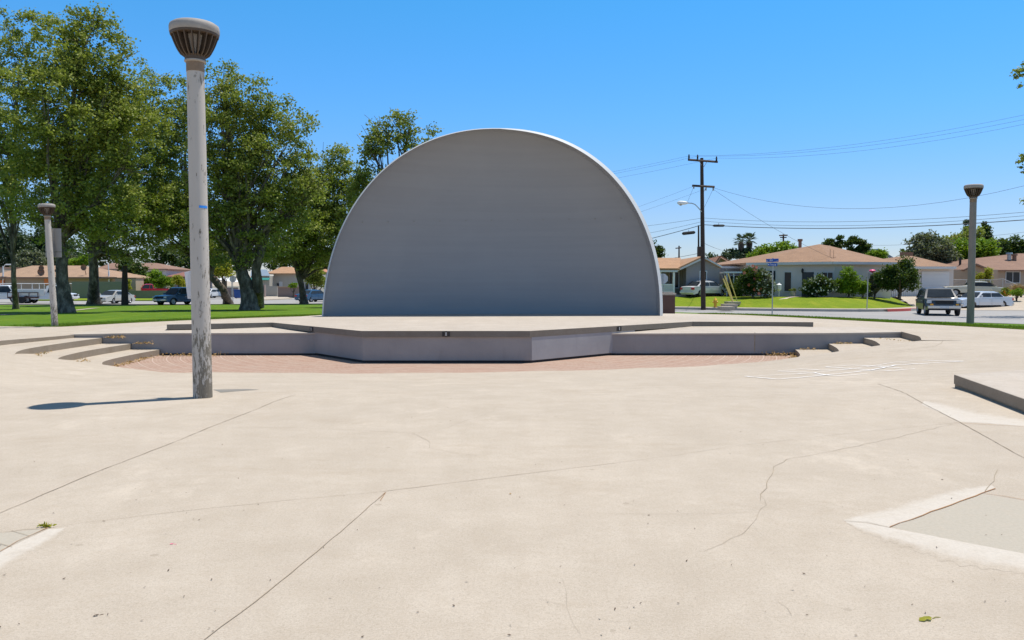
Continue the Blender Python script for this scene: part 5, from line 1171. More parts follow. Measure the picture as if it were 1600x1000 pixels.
# traffic island kerb and pale forecourt far left
tag(MB().prism([tuple(on(400, 470, -.3))[:2], tuple(on(456, 467.5, -.3))[:2], tuple(on(440, 462, -.3))[:2], tuple(on(412, 462, -.3))[:2]], -.3, -.18).build('far_pavement', M['plaza']), kind='structure')
tag(MB().prism([tuple(on(60, 470.3, -.3))[:2], tuple(on(262, 470.3, -.3))[:2], tuple(on(262, 466, -.3))[:2], tuple(on(60, 466, -.3))[:2]], -.3, -.2).build('far_verge', M['yardgrass']), kind='structure')
kerb('lawn_kerb', [(-92,76.2),(-60,76.4),(-32,76.7),(-26,77.7),(-14,80.2),(-11,74.2)][::-1], -.05, .2, -.19, M['kerb'], .15)
kerb('street_kerb', [(13.2,46.5),(15,43.4),(16.9,40.4),(18.2,38.2),(19.6,36.2),(21.9,33.6),(24,28),(28,20)][::-1], -.05, .15, -.035, M['kerb'], .3)
pth = [on(240, 476.4, -.2), on(150, 481, -.18), on(118, 484.5, -.16), on(84, 487.5, -.15), on(20, 491, -.13), on(-60, 492, -.12)]
G = []
for i, p in enumerate(pth):
    G.append([(p.x, p.y-.75, h1(p.x, p.y-.75)+.004), (p.x, p.y+.75, h1(p.x, p.y+.75)+.004)])
GG = []
for i in range(len(G)-1):
    for k in range(10):
        f = k/10; r = []
        for a, c in zip(G[i], G[i+1]):
            x, y = a[0]+(c[0]-a[0])*f, a[1]+(c[1]-a[1])*f; r.append((x, y, h1(x, y)+.012))
        GG.append(r)
tag(MB().grid(GG).build('park_path', M['plaza'], fix=False), kind='structure')

# ------------------------------------------------------------ vehicles
def vehicle(name, label, cat, loc_, heading, paint_, L=4.6, Wd=1.75, top=None, cab=None, wb=(.27, .80), wr=.32, gc=.2, belt=None,
            split=(.5,), doors=True, bed=None, amber=False, grille=True, group=None, chrome=False, cabin_mat=None, glassH=.08, rear_red=True):
    """x forward; top: body outline points from the tail to the nose (x from the tail, z); cab: cabin outline"""
    e = empty(name, loc_, heading, label, cat, group); X = lambda x: x-L/2
    ax = (L*(1-wb[1]), L*(1-wb[0])); ar = wr+.05
    low = []
    low.append((X(.05), gc+.12)); low.append((X(.12), gc))
    for a in ax:
        for k in range(9):
            t = math.pi*(1-k/8); z = wr+ar*math.sin(t); low.append((X(a)+ar*math.cos(t)*1.02, max(z, gc)))
    low.append((X(L-.12), gc)); low.append((X(L-.03), gc+.12))
    prof = low+[(X(x), z) for x, z in top[::-1]]
    zm = max(z for x, z in top)
    def hw(x, z):
        e_ = max(0, (abs(x)-(L/2-.55))/.55); return Wd/2*(1-.10*e_*e_)*(1-.05*max(0, (z-zm*.62)/(zm*.4))**2-.04*max(0, (zm*.5-z)/(zm*.5))**2)
    ys = [-1, -.93, -.55, 0, .55, .93, 1]; b = MB(); n = len(prof)
    for y in ys:
        for (x, z) in prof:
            crown = -.035*(abs(y)**6) if z > zm*.55 else 0
            b.v.append(Vector((x*(1-.012*abs(y)**4), y*hw(x, z), z+crown)))
    for i in range(len(ys)-1):
        for k in range(n): b.f.append((i*n+k, i*n+(k+1) % n, (i+1)*n+(k+1) % n, (i+1)*n+k))
    b.f.append(tuple(range(n-1, -1, -1))); b.f.append(tuple(range((len(ys)-1)*n, len(ys)*n)))
    body = b.build('body', M[paint_], e, smooth=32)
    MB().bx(X(ax[0])-ar, X(ax[1])+ar, -Wd/2+.14, Wd/2-.14, gc-.02, wr+ar+.02).build('underbody', M['black'], e)
    # cabin
    cz0 = min(z for x, z in cab); cz1 = max(z for x, z in cab); b = MB(); m = len(cab)
    def cw(z, y=1): return Wd/2*(.955-.20*(z-cz0)/(cz1-cz0))
    for y in (-1, -.8, 0, .8, 1):
        for (x, z) in cab: b.v.append(Vector((X(x), y*cw(z), z-(.05*abs(y)**5 if z > cz0+.1 else .03))))
    for i in range(4):
        for k in range(m): b.f.append((i*m+k, i*m+(k+1) % m, (i+1)*m+(k+1) % m, (i+1)*m+k))
    b.f.append(tuple(range(m-1, -1, -1))); b.f.append(tuple(range(4*m, 5*m)))
    b.build('cabin', M[cabin_mat or paint_], e, smooth=40)
    # glass: side panes between a shrunk cabin outline
    x0, x3 = cab[0][0], cab[-1][0]; rt0 = [c for c in cab if c[1] > cz1-.09]; xa, xb = rt0[0][0], rt0[-1][0]
    zb, zt = cz0+.07, cz1-.12
    fr = lambda x, z: 0
    def edge(side, z):
        f = (z-cz0)/(cz1-cz0); return (x0+(xa-x0)*f+.09) if side == 0 else (x3+(xb-x3)*f-.09)
    cuts = [0]+list(split)+[1]
    for s in (-1, 1):
        for i in range(len(cuts)-1):
            q = []
            for u, z in ((cuts[i], zb), (cuts[i+1], zb), (cuts[i+1], zt), (cuts[i], zt)):
                l, r = edge(0, z), edge(1, z); x = l+(r-l)*u+(.03 if u == cuts[i] else -.03); y = s*(cw(z)+.012-(.0)); q.append((X(x), y, z-.02))
            g = MB(); g.add(q, [(0, 1, 2, 3)]); g.build('window', M['glass'], e, fix=False)
    for side, nm in ((0, 'rear_window'), (1, 'windscreen')):
        if bed and side == 0 and False: continue
        q = []; sg = -1 if side == 0 else 1
        xe = (x0, xa) if side == 0 else (x3, xb); dz = cz1-cz0; dx = xe[1]-xe[0]; nn = Vector((-sg*dz*-1 if False else sg*dz, 0, abs(dx))).normalized()*.03
        for f, y in ((.10, -.86), (.10, .86), (.86, .84), (.86, -.84)):
            z = cz0+dz*f; q.append(Vector((X(xe[0]+dx*f), y*cw(z), z-.02))+nn)
        MB().add(q, [(0, 1, 2, 3)]).build(nm, M['glass'], e, fix=False)
    for a in ax:
        for s in (-1, 1):
            yc = s*(Wd/2-.12); b = MB(); mm = Matrix.Translation((X(a), yc, wr)) @ Matrix.Rotation(R(90), 4, 'X'); b.m = mm
            b.lathe([(wr*.62, -.10), (wr*.93, -.11), (wr, -.07), (wr, .07), (wr*.93, .11), (wr*.62, .10), (wr*.6, 0)], 24, cap=False); w_ = b.build('wheel', M['tyre'], e, smooth=40)
            b = MB(); b.m = mm; zs = -s*.09; prof_ = [(0.0, zs), (wr*.18, zs), (wr*.22, zs*.75), (wr*.5, zs*.75), (wr*.56, zs), (wr*.63, zs)]
            b.lathe(prof_, 20, cap=False); b.build('rim', M['rimm'], w_, smooth=30)
    nose = top[-1][1] if top[-1][0] > top[0][0] else top[0][1]; zn = [z for x, z in top if x > L*.93]; zr = [z for x, z in top if x < L*.07]
    zf, zk = max(zn), max(zr)
    for s in (-1, 1):
        MB().bx(X(L-.12), X(L+.012), s*Wd/2*.83-.16, s*Wd/2*.83+.10, zf-.27, zf-.10).build('headlight', M['hlens'], e, bevel=.02)
        if amber: MB().bx(X(L-.1), X(L+.03), s*Wd/2*.72-.09, s*Wd/2*.72+.09, zf-.43, zf-.31).build('indicator', M['amber'], e, bevel=.015)
        if rear_red: MB().bx(X(-.015), X(.16), s*Wd/2*.80-.17, s*Wd/2*.80+.12, zk-.30, zk-.12).build('taillight', M['redlens'], e, bevel=.02)
        xm = X(x3-.25); MB().bx(xm-.07, xm+.07, s*(Wd/2+.1)-.10, s*(Wd/2+.1)+.08, cz0+.03, cz0+.18).build('mirror', M[paint_], e, bevel=.03)
    bm_ = M['chrome'] if chrome else M[paint_]
    MB().bx(X(L-.20), X(L+.06), -Wd/2*.93, Wd/2*.93, gc+.1, gc+.30).build('bumper', bm_, e, bevel=.04)
    MB().bx(X(-.07), X(.20), -Wd/2*.93, Wd/2*.93, gc+.1, gc+.30).build('bumper', bm_, e, bevel=.04)
    if grille: MB().bx(X(L-.08), X(L+.016), -Wd/2*.50, Wd/2*.50, zf-.30, zf-.09).build('grille', M['black'], e, bevel=.015)
    MB().bx(X(L+.055), X(L+.072), -.26, .26, gc+.12, gc+.27).build('number_plate', M['plate'], e); MB().bx(X(-.085), X(-.068) if zk < .9 else X(-.068), -.17, .17, gc+.14, gc+.28).build('number_plate', M['plate'], e)
    if doors:
        dx = [x0+.25]+[x0+(x3-x0)*c for c in split]+[x3-.12]
        for s in (-1, 1):
            for i in range(len(dx)-1):
                if dx[i+1]-dx[i] < .3: continue
                g = MB()
                za, zc = gc+.12, cz0-.10; xs = [dx[i]+.02, dx[i+1]-.02]
                G = [[(X(x), s*(hw(X(x), z)+.010), z) for x in xs] for z in (za, (za+zc)/2, zc)]
                g.grid(G); d = g.build('door', M[paint_], e, fix=False)
                MB().bx(X(xs[0]+.08), X(xs[0]+.24), s*(Wd/2)-.02, s*(Wd/2)+.025, zc-.10, zc-.06).build('handle', M['chrome'] if chrome else M[paint_], d)
    if bed:
        MB().bx(X(bed[0]), X(bed[1]), -Wd/2+.10, Wd/2-.10, bed[2], bed[2]+.02).build('load_bed', M['black'], e)
    return e
SEDAN = dict(top=[(.0,.55),(.03,.88),(.15,.93),(.95,.97),(2.0,.93),(3.2,.92),(3.55,.90),(4.3,.76),(4.55,.62),(4.62,.45)], cab=[(.55,.93),(1.25,1.36),(1.7,1.43),(2.3,1.42),(2.65,1.36),(3.45,.90)])
PICK = dict(L=5.2, Wd=1.85, top=[(.0,.55),(.0,1.03),(.05,1.06),(2.0,1.06),(2.1,1.03),(3.7,1.03),(3.9,1.02),(4.9,.96),(5.12,.85),(5.2,.6)], cab=[(2.02,1.02),(2.15,1.66),(2.4,1.74),(3.1,1.73),(3.3,1.66),(3.95,1.02)], wb=(.17,.78), wr=.37, gc=.32, bed=(.12,1.95,1.055))
def sized(D, s): return {**D}
def head(px, deg):                       # heading measured from the view line: 0 = away, 90 = to the right
    a = math.atan((px-800)/F); return R(90)-a-R(deg)
p = on(177, 475.5, -.3)
def put(px, Y, z=-.3): q = at(px, 470, Y); return Vector((q.x, Y, z))
vehicle('silver_car', 'champagne silver sedan on the left street between two tree trunks', 'car', put(178, 84), head(178, -142), 'psilver', L=4.62, Wd=1.78, **SEDAN)
vehicle('blue_pickup', 'steel blue pickup truck on the left street, partly behind the near lamp post', 'pickup truck', put(283, 78), head(283, -132), 'pblue', chrome=True, split=(.35,), **PICK)
vehicle('red_pickup', 'long low red pickup truck parked behind the low grey green wall', 'pickup truck', put(234, 118, .10), head(234, -92), 'pred', split=(.3,), **{**PICK, 'L': 5.2})
vehicle('white_car', 'small white car far away between the near lamp post and the leaning trunk', 'car', put(334, 122), head(334, 40), 'pwhite', L=4.62, Wd=1.75, **SEDAN)
vehicle('blue_car', 'blue sedan seen from behind beside the left edge of the band shell', 'car', put(491, 93), head(491, 42), 'pblue2', L=4.62, Wd=1.78, **SEDAN)
q = put(1103, 71.5); vehicle('white_car', 'white four-door sedan with red tail lights parked behind the utility pole', 'car', (q.x, q.y, .60), head(1095, 47), 'pwhite', L=4.62, Wd=1.75, **SEDAN)
q = put(1137, 78); vehicle('white_pickup', 'back end of a white pickup truck parked beyond the white sedan', 'pickup truck', (q.x, q.y, .62), head(1137, 60), 'pwhite', split=(.3,), **{**PICK, 'cab': [(2.5,1.02),(2.6,1.50),(2.8,1.56),(3.2,1.55),(3.4,1.5),(3.95,1.02)]})
SUV = dict(L=4.9, Wd=1.98, top=[(.0,.6),(.0,1.08),(.05,1.12),(3.4,1.12),(3.6,1.11),(4.6,1.06),(4.83,.97),(4.9,.65)], cab=[(.06,1.10),(.30,1.66),(.6,1.75),(2.6,1.76),(2.9,1.70),(3.65,1.11)], wb=(.18,.80), wr=.38, gc=.36)
vehicle('dark_truck', 'dark blue grey truck facing the camera on the right street with orange lights', 'truck', put(1465, 52), head(1465, 171), 'pdark', chrome=True, amber=True, split=(.36, .68), **SUV)
LUX = dict(L=5.4, Wd=1.95, top=[(.0,.55),(.02,.95),(.2,.99),(1.1,1.0),(2.4,.95),(3.6,.95),(3.9,.94),(5.1,.84),(5.36,.78),(5.4,.5)], cab=[(.95,.97),(1.45,1.36),(1.75,1.43),(2.8,1.43),(3.1,1.38),(3.85,.93)], wb=(.19,.78), wr=.33)
vehicle('white_car', 'large silvery white sedan parked behind the right lamp post', 'car', put(1529, 65), head(1529, -138), 'psilverw', chrome=True, **LUX)
CLS = dict(L=4.9, Wd=1.75, top=[(.0,.5),(.0,.72),(.1,.78),(1.0,.86),(1.6,.92),(3.2,.95),(3.4,.95),(4.75,.90),(4.88,.8),(4.9,.5)], cab=[(.75,.84),(1.6,1.30),(2.0,1.38),(2.6,1.37),(2.85,1.30),(3.25,.94)], wb=(.16,.72), wr=.34)
q = put(1522, 71.5); vehicle('cream_car', 'cream vintage car parked on the driveway behind the white sedan', 'car', (q.x, q.y, .62), head(1522, -102), 'pbeige', chrome=True, split=(), **CLS)
# service trucks at the far left
def service_truck(label, q, hd, full=True):
    L = 6.0
    e = vehicle('service_truck', label, 'utility truck', q, hd, 'pwhite', L=L, Wd=2.0, top=[(.0,.8),(.0,1.0),(3.4,1.02),(4.6,1.12),(5.0,1.14),(5.75,1.05),(5.95,.95),(6.0,.6)],
                cab=[(3.35,1.08),(3.38,1.86),(3.6,1.96),(4.3,1.95),(4.5,1.88),(5.05,1.12)], wb=(.16,.76), wr=.4, gc=.42, split=(), rear_red=full)
    b = MB()
    for s in (-1, 1): b.bx(-3.0, .25, s*1.02-.22 if s > 0 else -1.02, 1.02 if s > 0 else -.80, .85, 1.52)
    b.build('tool_box', M['pwhite'], e, bevel=.02)
    for s in (-1, 1):
        for k in range(3): MB().bx(-2.9+k*1.05, -1.95+k*1.05, s*1.025-.01, s*1.025+.01, .95, 1.45).build('locker_door', M['psilverw'], e)
    b = MB()
    for s in (-1, 1):
        b.tube([(-2.9, s*.85, 2.1), (2.3, s*.85, 2.1)], .035, 6)
        for x in (-2.8, -1.0, .2): b.tube([(x, s*.85, 1.5), (x, s*.85, 2.1)], .03, 6)
    for x in (-2.8, -1.0, .2, 1.9): b.tube([(x, -.85, 2.1), (x, .85, 2.1)], .03, 6)
    b.build('ladder_rack', M['white'], e)
    return e
service_truck('white utility truck with a ladder rack, right behind the left lamp post', put(72, 86), head(72, 112))
service_truck('white utility truck cut off by the left edge of the view', put(-6, 88), head(-6, 108), False)
q = put(43, 85.5); tr = empty('flat_trailer', (q.x, q.y, -.3), head(43, 110), 'low dark trailer loaded with timber scraps behind the utility truck', 'trailer')
MB().bx(-1.6, 1.4, -.95, .95, .55, .72).build('deck', M['brownbin'], tr); b = MB()
for x in (-1.55, -.5, .5, 1.35):
    for s in (-1, 1): b.bx(x-.03, x+.03, s*.95-.03, s*.95+.03, .72, 1.15)
for s in (-1, 1): b.bx(-1.58, 1.38, s*.95-.03, s*.95+.03, 1.10, 1.18)
b.build('side_rails', M['brownbin'], tr)
for s in (-1, 1): MB().tube([(-.2, s*1.0-.1, .33), (-.2, s*1.0+.1, .33)], .33, 20).build('wheel', M['tyre'], tr)
MB().tube([(1.4, 0, .6), (2.6, 0, .55)], .05, 6).build('drawbar', M['black'], tr)
tl = empty('timber_load', (q.x, q.y, .43), head(43, 110), 'pile of brown timber and sacks on the low trailer', 'load'); b = MB(); rr = random.Random(4)
for k in range(16): b.box((rr.uniform(-1, .8), rr.uniform(-.6, .6), .06+.04*k*.6), (rr.uniform(.7, 1.6), .15, .07), rz=rr.uniform(-.5, .5), ry=rr.uniform(-.2, .2))
b.build('timber', M['stucco_t'], tl)

# ------------------------------------------------------------ poles, lamps, signs, hydrant
def upole(label, px, py0, py1, Y, r=.17, arms=(), zb=-.3, cat='utility pole', name='utility_pole', group='timber utility poles', dx=0):
    a = at(px, py0, Y); t_ = at(px+dx, py1, Y); e = empty(name, (a.x, Y, zb), label=label, cat=cat, group=group)
    MB().tube([(0, 0, -.2), ((t_.x-a.x)*.5, 0, (t_.z-zb)*.5), (t_.x-a.x, 0, t_.z-zb)], [r, r*.85, r*.65], 10).build('pole', M['wood'], e)
    for (xa, ya, xb, yb, th) in arms:
        p, q = at(xa, ya, Y-.2), at(xb, yb, Y-.2); o = Vector((a.x, Y, zb)); b = MB(); b.tube([p-o, q-o], th, 4); b.build('crossarm', M['wood'], e)
    return e
UP = upole('tall dark timber utility pole with two crossarms on the far pavement', 1099, 480.2, 247, 62, .19, [(1075, 249.5, 1121.5, 253, .085), (1081.5, 290, 1116.5, 292, .085)], -.11, dx=-2.5)
o = Vector(UP.location)
for (px, py) in ((1076.5, 246.5), (1090, 247), (1119.5, 250)):
    p = at(px, py+1, 61.8)-o; MB().lathe([(.03, -.1), (.05, 0), (.085, .05), (.05, .1), (.08, .16), (.05, .2), (.055, .27), (.02, .32)], 10, tuple(p)).build('insulator', M['black'], UP)
for (px, py) in ((1084, 292), (1114.5, 295), (1103, 295)):
    p = at(px, py, 61.8)-o; MB().lathe([(.03, -.14), (.07, -.1), (.05, -.04), (.07, .02), (.03, .08)], 8, tuple(p)).build('insulator', M['metal'], UP)
b = MB()
for (xa, ya, xb, yb) in ((1092, 251.5, 1096, 258), (1105, 252, 1099.5, 261), (1104, 293, 1100, 299)): b.tube([at(xa, ya, 61.75)-o, at(xb, yb, 61.85)-o], .02, 4)
b.build('brace', M['metal'], UP)
for (xa, ya, yb, w_, hh, nm) in ((1096.5, 393, 0, .45, .75, 'transformer_box'),):
    p = at(xa, ya, 61.7)-o; MB().bx(p.x-w_/2-.1, p.x+w_/2-.1, p.y-.15, p.y+.15, p.z-hh/2, p.z+hh/2).build(nm, M['wood'], UP)
sl = empty('street_light', tuple(at(1096.5, 331, 61.9)), label='cobra-head street light on a curved arm fixed to the tall utility pole', cat='street light'); o2 = Vector(sl.location)
pts = [at(x, y, 61.6)-o2 for x, y in ((1096.5, 331), (1091, 324.5), (1086, 319.5), (1081, 317.6), (1073, 317.2))]; MB().tube(pts, .035, 8).build('arm', M['metal'], sl)
p = at(1066.5, 317, 61.6)-o2; b = MB(); b.m = Matrix.Translation(p) @ Matrix.Rotation(R(90), 4, 'Y'); b.lathe([(.03, -.42), (.13, -.32), (.17, -.1), (.13, .2), (.07, .4), (.04, .45)], 12); b.build('lamp_head', M['white'], sl, smooth=50)
b = MB(); b.lathe([(.02, -.2), (.11, -.15), (.14, -.06), (.13, 0)], 12, tuple(p+Vector((-.14, 0, -.02)))); b.build('lens', M['lens'], sl, smooth=50)
upole('thin dark pole just left of the tall utility pole', 1091.5, 478, 352, 90, .13, (), -.3)
upole('short distant utility pole behind the grey gabled house', 1061, 440, 384, 150, .2, [(1055.5, 388, 1064.5, 387, .1)])
upole('faint distant utility pole left of the twin palms', 1139.5, 440, 389, 190, .2, [(1134.5, 390.5, 1144, 390.5, .12)])
upole('distant utility pole rising from the loose bright tree', 1224, 440, 366, 120, .18, [(1217.5, 368, 1230.5, 367.5, .1), (1219, 371, 1229, 371, .08)])
upole('distant utility pole over the garage roof', 1421, 440, 380, 150, .14, [(1412, 382, 1424, 381, .08)])
upole('distant utility pole right of the clumped tree', 1359, 440, 381, 150, .16, [(1353.5, 381.5, 1364, 381.5, .1)])
upole('thin pole top sticking out of the olive tree', 1461, 440, 366, 120, .14)
upole('dark grey post standing in the left street behind the silver car tail', 195, 476, 415, 76, .33, (), -.25, 'post', 'street_post', None)
lsp = empty('street_light_pole', tuple(on(171, 466, -.3)), label='white street light pole with a short arm by the grey green wall', cat='street light'); Yl = lsp.location.y; o3 = Vector(lsp.location)
MB().tube([(0, 0, 0), at(170, 424, Yl)-o3], [.14, .11], 10).build('pole', M['white'], lsp); MB().tube([at(170, 424, Yl)-o3, at(169, 412, Yl)-o3, at(165, 408, Yl)-o3, at(161, 407.5, Yl)-o3], .07, 8).build('arm', M['white'], lsp)
MB().box(tuple(at(162.5, 407.5, Yl)-o3), (.9, .3, .18)).build('lamp_head', M['white'], lsp, bevel=.05)
l2 = empty('street_light_pole', tuple(on(5, 466, -.3)), label='street light arm beyond the thin sycamore at the far left', cat='street light'); Yl = l2.location.y; o3 = Vector(l2.location)
MB().tube([(0, 0, 0), at(5, 430, Yl)-o3, at(5, 416, Yl)-o3], [.14, .11, .1], 10).build('pole', M['white'], l2); MB().tube([at(5, 418, Yl)-o3, at(8, 413.6, Yl)-o3, at(12, 413.4, Yl)-o3], .05, 8).build('arm', M['white'], l2)
MB().box(tuple(at(13.5, 413.4, Yl)-o3), (.8, .3, .18)).build('lamp_head', M['white'], l2, bevel=.05)

# wires
def wire(label, pts, r=.012, sag=0, group='overhead wires', name='overhead_wire', cat='wire'):
    W = [at(*p) for p in pts]; out = []
    for i in range(len(W)-1):
        for k in range(16): f = k/16; out.append(W[i].lerp(W[i+1], f)-Vector((0, 0, 4*sag*f*(1-f))))
    out.append(W[-1]); b = MB(); o_ = W[0]; b.tube([p-o_ for p in out], r*.75, 4); c = b.build(name, M['wireg'], fix=False); c.location = o_
    return tag(c, label, cat, group)
wire('upper of the three high wires rising to the right edge', [(1076.5, 243.5, 61.8), (1700, 157, 44)], .009, .75)
wire('middle of the three high wires rising to the right edge', [(1090, 244, 61.8), (1700, 165, 44)], .009, .75)
wire('lowest of the three high wires rising to the right edge', [(1119.5, 247, 61.8), (1700, 172, 44)], .009, .75)
wire('upper of the high wires dropping left behind the band shell', [(1076.5, 243.5, 61.8), (700, 302, 95)], .009, .5)
wire('middle of the high wires dropping left behind the band shell', [(1090, 244, 61.8), (700, 306, 95)], .009, .5)
wire('lowest of the high wires dropping left behind the band shell', [(1119.5, 247, 61.8), (700, 312, 95)], .009, .5)
wire('single slack wire from the lower crossarm to the right edge', [(1115, 293.5, 61.8), (1700, 262, 44)], .012, 1.9)
wire('higher wire going left from the lower crossarm', [(1084, 291, 61.8), (800, 380, 95)], .009, .4)
wire('lower wire going left from the lower crossarm', [(1103, 295, 61.8), (800, 386, 95)], .009, .4)
wire('topmost of the three low wires on the right', [(1098, 340.5, 62), (1700, 322, 44)], .014, .55)
wire('middle of the three low wires on the right', [(1098, 345.5, 62), (1700, 327, 44)], .014, .6)
wire('thick black lowest cable on the right', [(1098, 351, 62), (1700, 335, 44)], .032, .5)
wire('topmost low wire left of the utility pole', [(1098, 340.5, 62), (900, 361, 80)], .014, .2)
wire('second low wire left of the utility pole', [(1098, 346, 62), (900, 379, 80)], .014, .25)
wire('thick black cable left of the utility pole', [(1098, 351, 62), (900, 396, 80)], .032, .2)
wire('slanting service wire from the lower crossarm down to the white house roof', [(1115, 296, 61.8), (1301, 404, 70)], .014, .3)
wire('thin stay wire from the left end of the lower crossarm to the street light', [(1084, 292, 61.8), (1074, 316, 61.6)], .012, 0)
wire('thin stay wire from the right end of the lower crossarm to the pole', [(1114, 296, 61.8), (1100.5, 324, 61.9)], .012, 0)
wire('far thin wire crossing the sky at the right edge', [(1461, 371, 120), (1700, 345, 90)], .02, .6)
wire('far thin wire between the distant poles over the garage', [(1359, 383, 150), (1461, 378, 120)], .025, .2)
wire('thin wire from the utility pole down behind the red tile roof', [(1100, 380, 62), (1139.5, 391, 190)], .02, .3)
wire('lower far wire left of the thin dark pole', [(1091.5, 396, 90), (950, 412, 120)], .03, .3)
b = MB()
for (px, py, Y, l, r) in ((1076, 364, 66, 1.1, .13), (1123, 352.6, 61, .9, .09)):
    p = at(px, py, Y); q = empty('splice_case', tuple(p), label='black splice case on the thick cable, %s of the utility pole' % ('left' if px < 1098 else 'right'), cat='cable box')
    m_ = MB(); m_.tube([(-l/2, 0, -.06 if px < 1098 else 0), (-l/2+.1, 0, -.05 if px < 1098 else 0), (l/2-.1, 0, .05 if px < 1098 else 0), (l/2, 0, .06 if px < 1098 else 0)], [.04, r, r, .04], 8); m_.build('case', M['black'], q)
    m_ = MB(); m_.tube([(0, 0, 0), (0, 0, r+.12)], .02, 5); m_.build('clamp', M['metal'], q)

hy = on(1117.5, 480.3, -.1); hyd = empty('fire_hydrant', tuple(hy), label='yellow fire hydrant on the far pavement right of the utility pole', cat='fire hydrant')
MB().lathe([(.15, 0), (.15, .05), (.11, .07), (.11, .50), (.14, .52), (.14, .56), (.12, .58), (.10, .66), (.05, .71), (.03, .76), (.0, .77)], 16).build('barrel', M['yellow'], hyd, smooth=40)
for d in ((1, 0), (-1, 0), (0, -1)): MB().tube([(d[0]*.08, d[1]*.08, .42), (d[0]*.20, d[1]*.20, .42)], .07 if d[0] else .085, 10).build('outlet', M['yellow'], hyd)
for i, (xa, ya, xb, yb, Yg, lb) in enumerate(((1130, 435.5, 1147, 473, 64, 'leftmost pale yellow guy wire guard leaning over the garden steps'), (1132.5, 431, 1146.5, 470, 64.3, 'pale yellow guy wire guard just beside the leftmost one'), (1137.5, 427, 1152, 467, 65.5, 'thinner yellow guy wire guard leaning right of the pair'))):
    p, q = at(xb, yb, Yg), at(xa, ya, Yg); e = empty('guy_guard', tuple(p), label=lb, cat='guy wire guard', group='leaning guy wire guards'); MB().tube([(0, 0, -.2), q-p], .055 if i < 2 else .04, 8).build('tube', M['guard'], e)
    MB().tube([q-p, (q-p)*1.25], .012, 5).build('wire', M['metal'], e)
# street name sign
q = on(1206.5, 490.5, -.03); ss = empty('street_sign', (q.x, q.y, q.z), label='grey post carrying two blue street name blades by the grass strip', cat='street sign'); Yq = q.y; o4_ = Vector(ss.location)
tp_ = at(1206.5, 403, Yq); MB().tube([(0, 0, -.1), (0, 0, tp_.z-q.z)], .035, 8).build('post', M['metal'], ss)
def blade(nm, x0, x1, y0, y1, lines, tilt):
    a, c = at(x0, y0, Yq), at(x1, y1, Yq); w_, h_ = c.x-a.x, a.z-c.z; cc = Vector(((a.x+c.x)/2-q.x, -.06, (a.z+c.z)/2-q.z))
    b = MB(); b.box(tuple(cc), (w_, .02, h_), ry=tilt); o_ = b.build(nm, M['bluesign'], ss, bevel=.006); b = MB(); Mx = Matrix.Translation(cc) @ Matrix.Rotation(tilt, 4, 'Y')
    pts_, fs_ = [], []
    for (u0, u1, v0, v1) in lines:
        n0 = len(pts_)
        for (u, v) in ((u0, v0), (u1, v0), (u1, v1), (u0, v1)): pts_.append(Mx @ Vector(((u-.5)*w_, -.013, (v-.5)*h_)))
        fs_.append((n0, n0+1, n0+2, n0+3))
    b.add(pts_, fs_); b.build('lettering', M['white'], o_, fix=False)
blade('sign_blade', 1196.5, 1216, 404.3, 409.3, [(.04,.07,.2,.55),(.08,.12,.2,.35),(.30,.32,.3,.75),(.32,.36,.3,.4),(.32,.36,.65,.75),(.38,.40,.3,.75),(.45,.49,.3,.75),(.50,.53,.3,.42),(.82,.95,.22,.3)], -.03)
blade('sign_blade', 1199, 1214, 411, 415.8, [(.06,.14,.3,.7),(.28,.30,.2,.75),(.25,.34,.7,.8),(.38,.41,.25,.6),(.45,.48,.25,.6),(.52,.55,.25,.6),(.58,.61,.1,.6),(.72,.76,.2,.7),(.80,.85,.2,.6)], .03)
# parking sign pole seen edge on
q = on(1354.5, 482.5, -.1); e = empty('sign_pole', tuple(q), label='thin grey sign pole on the far pavement with a narrow sign seen edge-on', cat='sign pole')
tp_ = at(1356.5, 423, q.y)-q; MB().tube([(0, 0, -.1), tp_], .035, 6).build('post', M['metal'], e); MB().box(tuple(tp_-Vector((0, .05, .35))), (.05, .30, .45)).build('sign_plate', M['signback'], e)
q = at(1363, 424, 67.5); e = empty('pink_flower', (q.x, 67.5, .6), label='single big pink flower head on a tall stalk right of the thin sign pole', cat='flower'); h_ = q.z-.6
MB().tube([(0, 0, 0), (.03, 0, h_*.6), (0, 0, h_)], .015, 5).build('stalk', M['bark2'], e); b = MB(); b.lathe([(.03, -.12), (.2, -.02), (.27, .06), (.18, .14), (.05, .17)], 12, (0, 0, h_)); b.build('petals', M['hotpink'], e)
# stop sign backs
def stopback(label, px, pyb, Y, py, r, zb=-.3):
    p = at(px, py, Y); e = empty('stop_sign', (p.x, Y, zb), label=label, cat='road sign', group='stop signs seen from behind')
    MB().tube([(0, 0, 0), (0, 0, p.z-zb+r)], .04, 6).build('post', M['metal'], e); b = MB(); z0 = p.z-zb
    b.prism([(r*math.cos(R(22.5+45*k)), r*math.sin(R(22.5+45*k))) for k in range(8)], 0, .01); b.v = [Vector((v_.x, -v_.z+.06, v_.y+z0)) for v_ in b.v]; b.build('sign_plate', M['hlens'], e)
stopback('white back of a stop sign by the right foot of the band shell', 1036, 480, 63, 435.5, .42); stopback('pale blue back of a stop sign between the leaning trunk and the twin trunk', 363.5, 470, 92, 436, .40)
